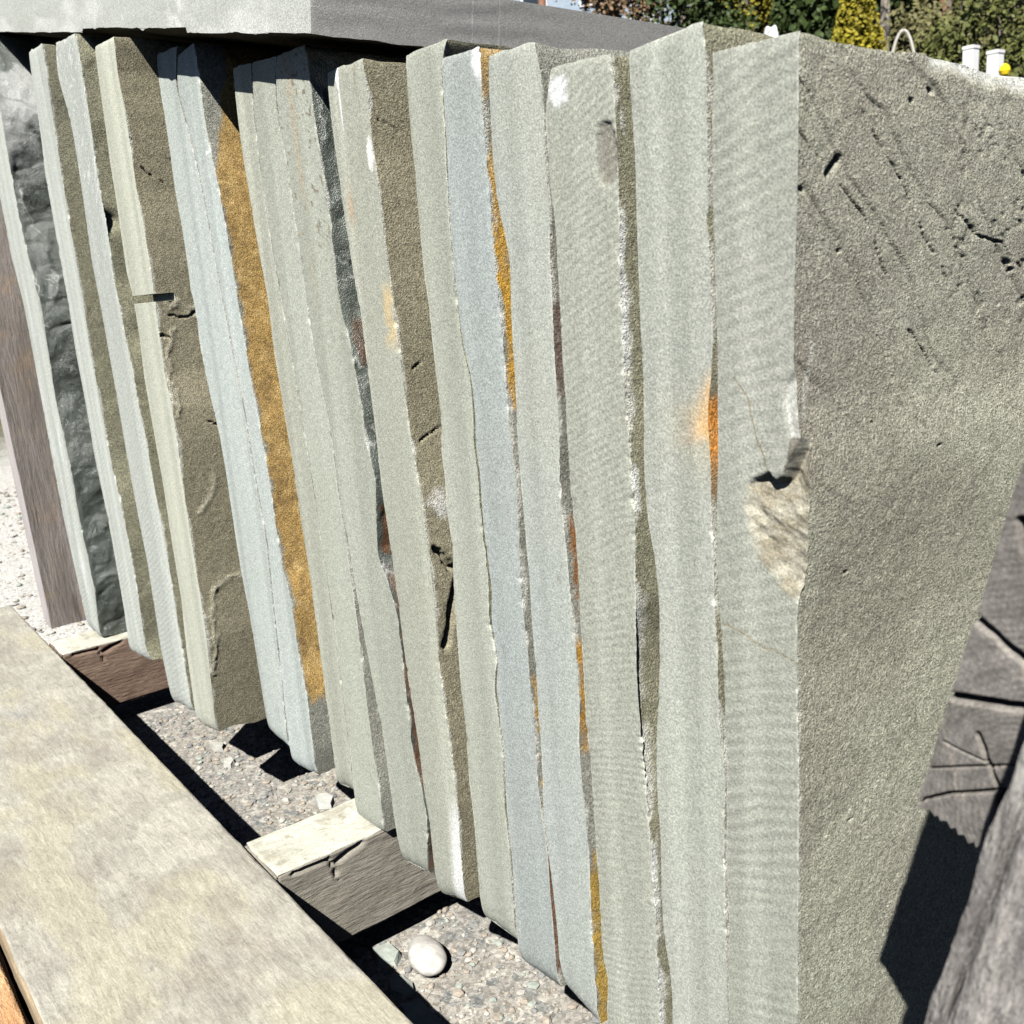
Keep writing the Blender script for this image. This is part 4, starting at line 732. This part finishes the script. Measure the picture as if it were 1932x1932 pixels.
shard((-.643, .345, 0), [(-.026, -.010), (.0, -.016), (.03, -.012), (.028, .005), (.01, .008), (-.022, .006)], .008, 'long greenish stone chip at the bottom edge, nearest the camera', chipm, 2)
shard((-.735, .362, 0), [(-.016, -.008), (.006, -.014), (.017, .0), (.008, .011), (-.010, .009)], .008, 'small greenish chip beside the timber, left of the pebble', chipm, 3)
shard((-1.262, .408, 0), [(-.011, -.007), (.006, -.008), (.012, .002), (.001, .008), (-.008, .005)], .008, 'pale stone chip on the ground at the edge of the slab shadow', chipw, 4)
shard((-1.205, .400, 0), [(-.012, -.004), (.0, -.008), (.011, -.002), (.007, .006), (-.007, .007)], .008, 'pale stone chip nearer the camera than its neighbour, at the shadow edge', chipw, 5)
shard((-.817, .357, .1275), [(-.012, -.006), (.004, -.009), (.013, .0), (.004, .008), (-.009, .006)], .007, 'small grey chip lying on the back edge of the split bearer', chipw, 6)
shard((-.745, .52, 0), [(-.02, -.01), (.0, -.015), (.02, -.004), (.012, .012), (-.012, .012)], .012, 'grey stone chip in the gravel close under the slabs', chipw, 7)
# ------------------------------------------------------------------ background (all real sizes and distances)
def pos(bdeg, d, dz=0.):
    b = math.radians(bdeg); x, y = -math.sin(b)*d, math.cos(b)*d
    return (x, y, float(hterr(np.array(x), np.array(y)))+dz)
bark = simple('bark_grey', (.20, .17, .14), sc=8, var=.35, bump=.6); bark_p = simple('bark_pale', (.36, .32, .26), sc=8, var=.3, bump=.6); rustpole = simple('pole_wood', (.30, .16, .10), sc=5, var=.25)
leafm = {n: simple('leaf_'+n, c, sc=3, var=.35, bump=0, rough=.6) for n, c in dict(dark=(.045, .068, .018), green=(.11, .12, .035), yellow=(.26, .22, .02), rust=(.24, .16, .09), olive=(.14, .13, .055)).items()}
twigm = simple('twig_grey', (.24, .21, .19), sc=3, var=.3, bump=0)
def limb(V, F, a, b, r0, r1, n=6):
    a, b = Vector(a), Vector(b); d = (b-a).normalized(); s = d.orthogonal().normalized(); t = d.cross(s); k = len(V)
    for p, r in ((a, r0), (b, r1)):
        for i in range(n):
            an = 2*math.pi*i/n; V.append(tuple(p+(s*math.cos(an)+t*math.sin(an))*r))
    F += [(k+i, k+(i+1) % n, k+n+(i+1) % n, k+n+i) for i in range(n)]
def branchy(V, F, a, d, L, r, depth, rnd):
    b = a+d*L; limb(V, F, a, b, r, r*.6, 5 if depth > 1 else 3)
    if depth == 0: return [b]
    tips = []
    for i in range(rnd.choice((2, 3, 3))):
        nd = (d+Vector((rnd.uniform(-.6, .6), rnd.uniform(-.6, .6), rnd.uniform(-.1, .5)))).normalized()
        tips += branchy(V, F, a+d*L*rnd.uniform(.6, 1), nd, L*rnd.uniform(.6, .8), r*.55, depth-1, rnd)
    return tips
def leaves(n, fn, size, rnd):
    V = []; F = []
    for i in range(n):
        p = Vector(fn(rnd)); s = size*rnd.uniform(.5, 1.3); a = Vector((rnd.gauss(0, 1), rnd.gauss(0, 1), rnd.gauss(0, 1))).normalized(); b = a.orthogonal().normalized(); k = len(V)
        V += [tuple(p-a*s), tuple(p+b*s*.6), tuple(p+a*s), tuple(p-b*s*.6)]; F.append((k, k+1, k+2, k+3))
    return V, F
def leafy(name, label, cat, bdeg, d, h, r, leaf, n=2500, shape='round', seed=0, group=None, size=None):
    n = int(n*2.6)
    rnd = random.Random(seed); t = empty(name, pos(bdeg, d, -.05)); tag(t, label, cat, group)
    V, F = [], []; limb(V, F, (0, 0, 0), (0, 0, h*.8), .05*h*.5, .01*h, 7)
    cl = []
    for i in range(16):
        an = rnd.uniform(0, 6.28); z = rnd.uniform(.15, .95)
        rr_ = r*((1-z)*1.0+.05 if shape == 'cone' else math.sqrt(max(.05, 1-(z*2-1)**2)))*rnd.uniform(.35, .85); c = Vector((math.cos(an)*rr_, math.sin(an)*rr_, z*h)); cl.append(c)
        limb(V, F, (0, 0, max(.05, z*h-.25*h)), c, .012*h, .004*h, 4)
    mesh_obj('trunk', V, F, [bark], parent=t)
    def fn(q):
        if shape == 'cone':
            z = 1-math.sqrt(q.random()); rad = r*(1-z)*q.uniform(.35, 1.05); an = q.uniform(0, 6.28); return (math.cos(an)*rad, math.sin(an)*rad, h*(.05+.95*z))
        c = q.choice(cl); s = r*.38; return (c.x+q.gauss(0, s*.5), c.y+q.gauss(0, s*.5), max(.05, c.z+q.gauss(0, s*.5)))
    V, F = leaves(n, fn, size or h*.017, rnd); mesh_obj('crown', V, F, [leafm[leaf]], parent=t); return t
def bare(label, bdeg, d, h, seed, mat=bark, depth=4, group='bare trees on the slope', lean=0):
    rnd = random.Random(seed); t = empty('bare_tree', pos(bdeg, d, -.1)); tag(t, label, 'tree', group)
    V, F = [], []; base = Vector((lean*h*.3, 0, h*.35)); limb(V, F, (0, 0, 0), base, h*.016, h*.012, 7); mesh_obj('trunk', V, F, [mat], parent=t)
    V, F = [], []; tips = []
    for i in range(4):
        dv = Vector((rnd.uniform(-.45, .45), rnd.uniform(-.45, .45), 1)).normalized(); tips += branchy(V, F, base*rnd.uniform(.8, 1), dv, h*.22, h*.009, depth, rnd)
    V2, F2 = V, F
    for p in tips:
        for i in range(3):
            q = p+Vector((rnd.uniform(-1, 1), rnd.uniform(-1, 1), rnd.uniform(-.3, 1)))*h*.05; limb(V2, F2, p, q, h*.0012, h*.0006, 3)
    mesh_obj('crown', V2, F2, [twigm], parent=t); return t
# wooded rise closing the view (structure)
def rise():
    a = np.radians(np.linspace(-30, 150, 120)); d = np.linspace(110, 190, 24); A, D = np.meshgrid(a, d, indexing='ij'); X, Y = -np.sin(A)*D, np.cos(A)*D
    Z = hterr(X, Y)+(D-110)*.55+3*fbm(X*.1+60, Y*.1+60, 3); Z[:, 0] -= 3
    k = NT('wooded_rise'); n = k.noise(.9, 6, .7, k.scaled((1, 1, .3), k.obj)); n2 = k.noise(.07, 3, .5, k.obj)
    col = k.mix(k.remap(n, .35, .65, 0, 1), (.20, .165, .145), (.36, .33, .33)); col = k.mix(k.remap(n2, .52, .62, 0, .8), col, (.05, .06, .025)); k.L(col, k.b.inputs['Base Color']); k.bump([(n, 1, 1.0)], 0)
    return struct(grids_mesh('hill', [(np.stack([X, Y, Z], -1), 0, None, False)], [k.m]))
rise()
# trees and shrubs, left to right
S_ = 'shrubs and evergreens on the slope'
leafy('evergreen_shrub', 'dark green broad shrub behind the right end of the flat slab, beside the house', 'shrub', 42.8, 17, 2.6, 1.0, 'dark', 4200, seed=1, group=S_)
leafy('evergreen_shrub', 'low dark green shrub behind the round white bundles', 'shrub', 40.9, 24, 2.2, .9, 'green', 3000, seed=2, group=S_)
leafy('yellow_shrub', 'small golden shrub just above the second-nearest slab', 'shrub', 39.7, 21, 2.0, .65, 'yellow', 2600, seed=3, group=S_)
leafy('brown_shrub', 'rusty brown shrub left of the dark conifer', 'shrub', 38.3, 22, 2.7, .9, 'rust', 2600, seed=4, group=S_)
leafy('conifer_tree', 'dark narrow conifer rising above the nearest slab corner', 'tree', 36.3, 20, 4.6, .95, 'dark', 5200, 'cone', seed=5, group=S_)
leafy('brown_shrub', 'tan brown shrub right of the dark narrow conifer', 'shrub', 35.6, 24, 3.2, .8, 'rust', 2600, seed=6, group=S_)
leafy('yellow_shrub', 'bright yellow-green upright shrub above the top edge of the nearest slab', 'shrub', 34.3, 18, 2.4, .62, 'yellow', 3600, 'cone', seed=7, group=S_)
leafy('conifer_tree', 'wide dark green conifer behind the bent pale hoop', 'tree', 31.9, 30, 7.0, 2.6, 'dark', 7000, 'cone', seed=8, group=S_)
leafy('evergreen_shrub', 'olive green leafy shrub left of the tall white posts', 'shrub', 30.1, 15, 2.3, .8, 'olive', 3200, seed=9, group=S_)
leafy('evergreen_shrub', 'green shrub right behind the two white posts', 'shrub', 27.9, 12.5, 1.9, .75, 'green', 3400, seed=10, group=S_)
leafy('evergreen_shrub', 'dark shrub at the right edge of the view', 'shrub', 25.9, 16, 2.5, .9, 'dark', 3000, seed=11, group=S_)
leafy('evergreen_shrub', 'green shrub seen through the gap under the flat slab at the far left', 'shrub', 76.6, 14, 3.6, 1.6, 'green', 6000, seed=12, group=S_)
leafy('brown_shrub', 'leafless-looking brown shrub between the house and the dark shrub', 'shrub', 46.3, 26, 3.5, 1.2, 'rust', 2600, seed=13, group=S_)
_desc = ['above the dark shrub beside the house', 'behind the round white bundles', 'between the golden shrub and the dark narrow conifer', 'leaning, left of the bright yellow-green shrub', 'behind the bright yellow-green shrub', 'left of the wide dark conifer', 'right of the brown utility pole', 'behind the two white posts', 'right of the two white posts', 'at the far right edge of the view', 'behind the house roof', 'far left behind the flat slab']
for i, (b, d, h) in enumerate(((42.2, 30, 9), (40.2, 26, 8), (38.6, 28, 9), (35.2, 25, 8), (33.8, 33, 10), (33.0, 27, 8), (29.6, 26, 8), (28.4, 24, 7.5), (27.2, 28, 8.5), (26.0, 22, 7.5), (46, 55, 12), (70, 30, 9))):
    bare('tall bare grey tree '+_desc[i], b, d, h, 50+i, bark_p if i % 2 else bark, 4, lean=(.3 if i == 3 else 0))
# house
def house():
    t = empty('house', pos(45.6, 44)); t.rotation_euler = (0, 0, math.radians(40)); tag(t, 'grey-roofed house with bluish walls at the top, behind the flat slab', 'house')
    def bx(name, x0, x1, y0, y1, z0, z1, m, par=t):
        V = [(x, y, z) for x in (x0, x1) for y in (y0, y1) for z in (z0, z1)]
        return mesh_obj(name, V, [(0, 1, 3, 2), (4, 6, 7, 5), (0, 4, 5, 1), (2, 3, 7, 6), (0, 2, 6, 4), (1, 5, 7, 3)], [m], parent=par)
    wall = simple('house_wall', (.30, .36, .42), sc=4, var=.08); roofm = simple('house_roof', (.16, .16, .165), sc=6, var=.2); white = simple('white_paint', (.78, .79, .80), var=.03, bump=0); glass = simple('dark_glass', (.03, .04, .05), rough=.1, var=.05, bump=0, spec=.6)
    bx('wall', -4.5, 4.5, -3, 3, -.5, 2.7, wall)
    V = [(-5, -3.6, 2.55), (5, -3.6, 2.55), (5, 3.6, 2.55), (-5, 3.6, 2.55), (-5, 0, 4.4), (5, 0, 4.4)]
    rf = mesh_obj('roof', V, [(0, 1, 5, 4), (2, 3, 4, 5), (0, 4, 3), (1, 2, 5), (0, 3, 2, 1)], [roofm], parent=t)
    bx('chimney', 1.2, 1.9, -.4, .3, 3.7, 5.1, simple('brick', (.30, .13, .09), sc=20), rf)
    for x in (-3.2, -1.0, 2.6):
        w_ = bx('window', x-.5, x+.5, -3.06, -3.0, .9, 2.0, white); bx('pane', x-.42, x+.42, -3.08, -3.062, .98, 1.92, glass, w_)
    for y in (-1.4, 1.2):
        w_ = bx('window', -4.56, -4.5, y-.5, y+.5, .9, 2.0, white); bx('pane', -4.58, -4.562, y-.42, y+.42, .98, 1.92, glass, w_)
    dr = bx('door', .4, 1.3, -3.05, -3.0, 0, 2.05, white); bx('handle', .5, .56, -3.1, -3.052, .95, 1.05, glass, dr)
house()
# white posts, stake with yellow knob, hoop, barrels, covered piles, bundles
whitep = simple('white_post_paint', (.80, .80, .78), sc=6, var=.05, bump=0)
def lathe(name, prof, m, parent=None, loc=(0, 0, 0), n=24):
    V = [(r*math.cos(2*math.pi*i/n), r*math.sin(2*math.pi*i/n), z) for r, z in prof for i in range(n)]
    F = [(k*n+i, k*n+(i+1) % n, (k+1)*n+(i+1) % n, (k+1)*n+i) for k in range(len(prof)-1) for i in range(n)]+[tuple(range(n-1, -1, -1)), tuple((len(prof)-1)*n+i for i in range(n))]
    return mesh_obj(name, V, F, [m], loc, parent, smooth=False)
def wpost(label, b, d, h):
    t = empty('white_post', pos(b, d, -.05)); tag(t, label, 'post', 'white posts')
    s = .038; V = [(x, y, z) for z in (0, h) for x, y in ((-s, -s), (s, -s), (s, s), (-s, s))]
    mesh_obj('shaft', V, [(0, 3, 2, 1), (4, 5, 6, 7)]+[(i, (i+1) % 4, 4+(i+1) % 4, 4+i) for i in range(4)], [whitep], parent=t)
    V = [(x, y, z) for z in (h, h+.02) for x, y in ((-s-.004, -s-.004), (s+.004, -s-.004), (s+.004, s+.004), (-s-.004, s+.004))]+[(0, 0, h+.028)]
    mesh_obj('cap', V, [(0, 3, 2, 1)]+[(i, (i+1) % 4, 4+(i+1) % 4, 4+i) for i in range(4)]+[(4+i, 4+(i+1) % 4, 8) for i in range(4)], [whitep], parent=t); return t
def topz(b, d, tan): # height above the local ground for a given line of sight slope
    return .6275+tan*d-pos(b, d)[2]
wpost('white square post, left of the two above the right part of the nearest slab', 29.06, 8.2, topz(29.06, 8.2, .1425))
wpost('white square post, right of the two, beside the yellow-topped stake', 27.98, 8.0, topz(27.98, 8.0, .1365))
t = empty('stake', pos(27.55, 7.4, -.05)); tag(t, 'thin stake with a round yellow knob, beside the right white post', 'stake'); hh = topz(27.55, 7.4, .119)
lathe('shaft', [(.012, 0), (.012, hh)], simple('stake_green', (.06, .08, .05)), t, n=10); lathe('knob', [(.006, hh-.01), (.026, hh+.006), (.034, hh+.03), (.026, hh+.056), (.006, hh+.07)], simple('yellow_knob', (.85, .62, .02), var=.05, bump=0), t, n=16)
def barrel(label, b, d, tan):
    hh = topz(b, d, tan); m = simple('blue_plastic', (.07, .26, .62), var=.1, rough=.4); t = empty('blue_barrel', pos(b, d, max(0, hh-.62))); tag(t, label, 'barrel', 'blue barrels')
    lathe('body', [(.20, 0), (.23, .03), (.24, .2), (.25, .21), (.25, .25), (.24, .27), (.24, .45), (.23, .58), (.20, .62)], m, t); lathe('lid', [(.205, .622), (.205, .65), (.19, .66)], whitep, t)
    if hh-.62 > 0:
        p = pos(b, d); s = .4; z = hh-.62
        V = [(x, y, q) for q in (-.3, z) for x, y in ((-s, -s), (s, -s), (s, s), (-s, s))]
        tag(mesh_obj('stone_stack', V, [(0, 3, 2, 1), (4, 5, 6, 7)]+[(i, (i+1) % 4, 4+(i+1) % 4, 4+i) for i in range(4)], [cl_gray], p), 'grey stack of stone under the '+('left' if b > 29.5 else 'right')+' blue barrel', 'stone stack', 'stacks of stone under the barrels')
barrel('blue barrel left of the white posts, against the dark conifer', 30.45, 26, .146); barrel('blue barrel just behind the left white post', 28.45, 30, .138)
def mound(name, label, cat, b, d, w, h, m, seed, group=None):
    n, k = 24, 40; r = np.linspace(0, 1, n); a = np.linspace(0, 2*math.pi, k); R_, A_ = np.meshgrid(r, a, indexing='ij')
    z = h*(1-R_**3.2)*(1+.15*(fbm(np.cos(A_)*R_*3+seed, np.sin(A_)*R_*3, 4, seed)-.5))-.1
    p = pos(b, d); o = grids_mesh(name, [(np.stack([w*R_*np.cos(A_), w*.7*R_*np.sin(A_), z], -1), 0, None, True)], [m]); o.location = p; return tag(o, label, cat, group)
tarp = simple('navy_tarp', (.015, .02, .045), rough=.5, var=.2, sc=4); wrap = simple('white_wrap', (.75, .77, .80), rough=.4, var=.08, sc=5, spec=.5)
mound('tarp_pile', 'pile under a dark navy tarp behind the bent pale hoop', 'tarp pile', 32.3, 14, .62, topz(32.3, 14, .142), tarp, 1, 'dark tarped piles')
mound('tarp_pile', 'pile under a dark tarp at the right edge, right of the white posts', 'tarp pile', 26.4, 13, .8, topz(26.4, 13, .139), tarp, 2, 'dark tarped piles')
mound('tarp_pile', 'low pile under a dark tarp between the two blue barrels', 'tarp pile', 29.8, 17, 1.0, topz(29.8, 17, .128), tarp, 3, 'dark tarped piles')
mound('white_bundle', 'white wrapped bundle farthest left, close behind the slab tops', 'bundle', 41.95, 20, .22, topz(41.95, 20, .203), wrap, 4, 'white wrapped bundles')
mound('white_bundle', 'largest white wrapped bundle, second from the left', 'bundle', 40.6, 19, .36, topz(40.6, 19, .190), wrap, 5, 'white wrapped bundles')
mound('white_bundle', 'low white wrapped bundle, third from the left', 'bundle', 38.45, 19, .26, topz(38.45, 19, .181), wrap, 6, 'white wrapped bundles')
def wpoly(name, pts, r, m, parent=None):
    V, F = [], []
    for a, b in zip(pts[:-1], pts[1:]): limb(V, F, a, b, r, r, 6)
    return mesh_obj(name, V, F, [m], parent=parent)
b0 = Vector(pos(33.0, 9)); b1 = Vector(pos(31.25, 9)); hp = topz(31.25, 9, .152)
o = wpoly('bent_hoop', [b0.lerp(b1, .5-.5*math.cos(math.pi*k/16))+Vector((0, 0, -.05+(hp+.1)*math.sin(math.pi*k/16))) for k in range(17)], .012, simple('pale_pipe', (.50, .48, .42), var=.05, bump=0)); tag(o, 'pale bent pipe hoop in front of the dark tarped pile', 'hoop')
# utility poles and wires
pa_, pb_, pc_ = Vector(pos(30.25, 24)), Vector(pos(50, 34)), Vector(pos(12, 24))
poles = []
for i, (p, lb) in enumerate(((pa_, 'brown utility pole above the nearest slab, left of the white posts'), (pb_, 'brown utility pole far left, behind the house'), (pc_, 'brown utility pole beyond the right edge of the view'))):
    t = empty('utility_pole', p); tag(t, lb, 'utility pole', 'utility poles'); H = 7.0
    lathe('pole', [(.13, -.3), (.10, H)], rustpole, t, n=12)
    V = [(x, y, z) for z in (H-.5, H-.38) for x, y in ((-.9, -.05), (.9, -.05), (.9, .05), (-.9, .05))]
    mesh_obj('crossarm', V, [(0, 3, 2, 1), (4, 5, 6, 7)]+[(k, (k+1) % 4, 4+(k+1) % 4, 4+k) for k in range(4)], [rustpole], parent=t)
cab = simple('cable_grey', (.45, .45, .45), var=.02, bump=0)
for j, (zh, lb) in enumerate(((4.05, 'upper thin pale cable strung between the utility poles'), (3.62, 'lower thin pale cable strung between the utility poles'))):
    pts = []
    for a, b in ((pb_, pa_), (pa_, pc_)):
        for k in range(13):
            f = k/12; q = a.lerp(b, f); pts.append(q+Vector((0, 0, zh-.35*4*f*(1-f))))
    tag(wpoly('utility_wire', pts, .012, cab), lb, 'cable', 'utility wires')
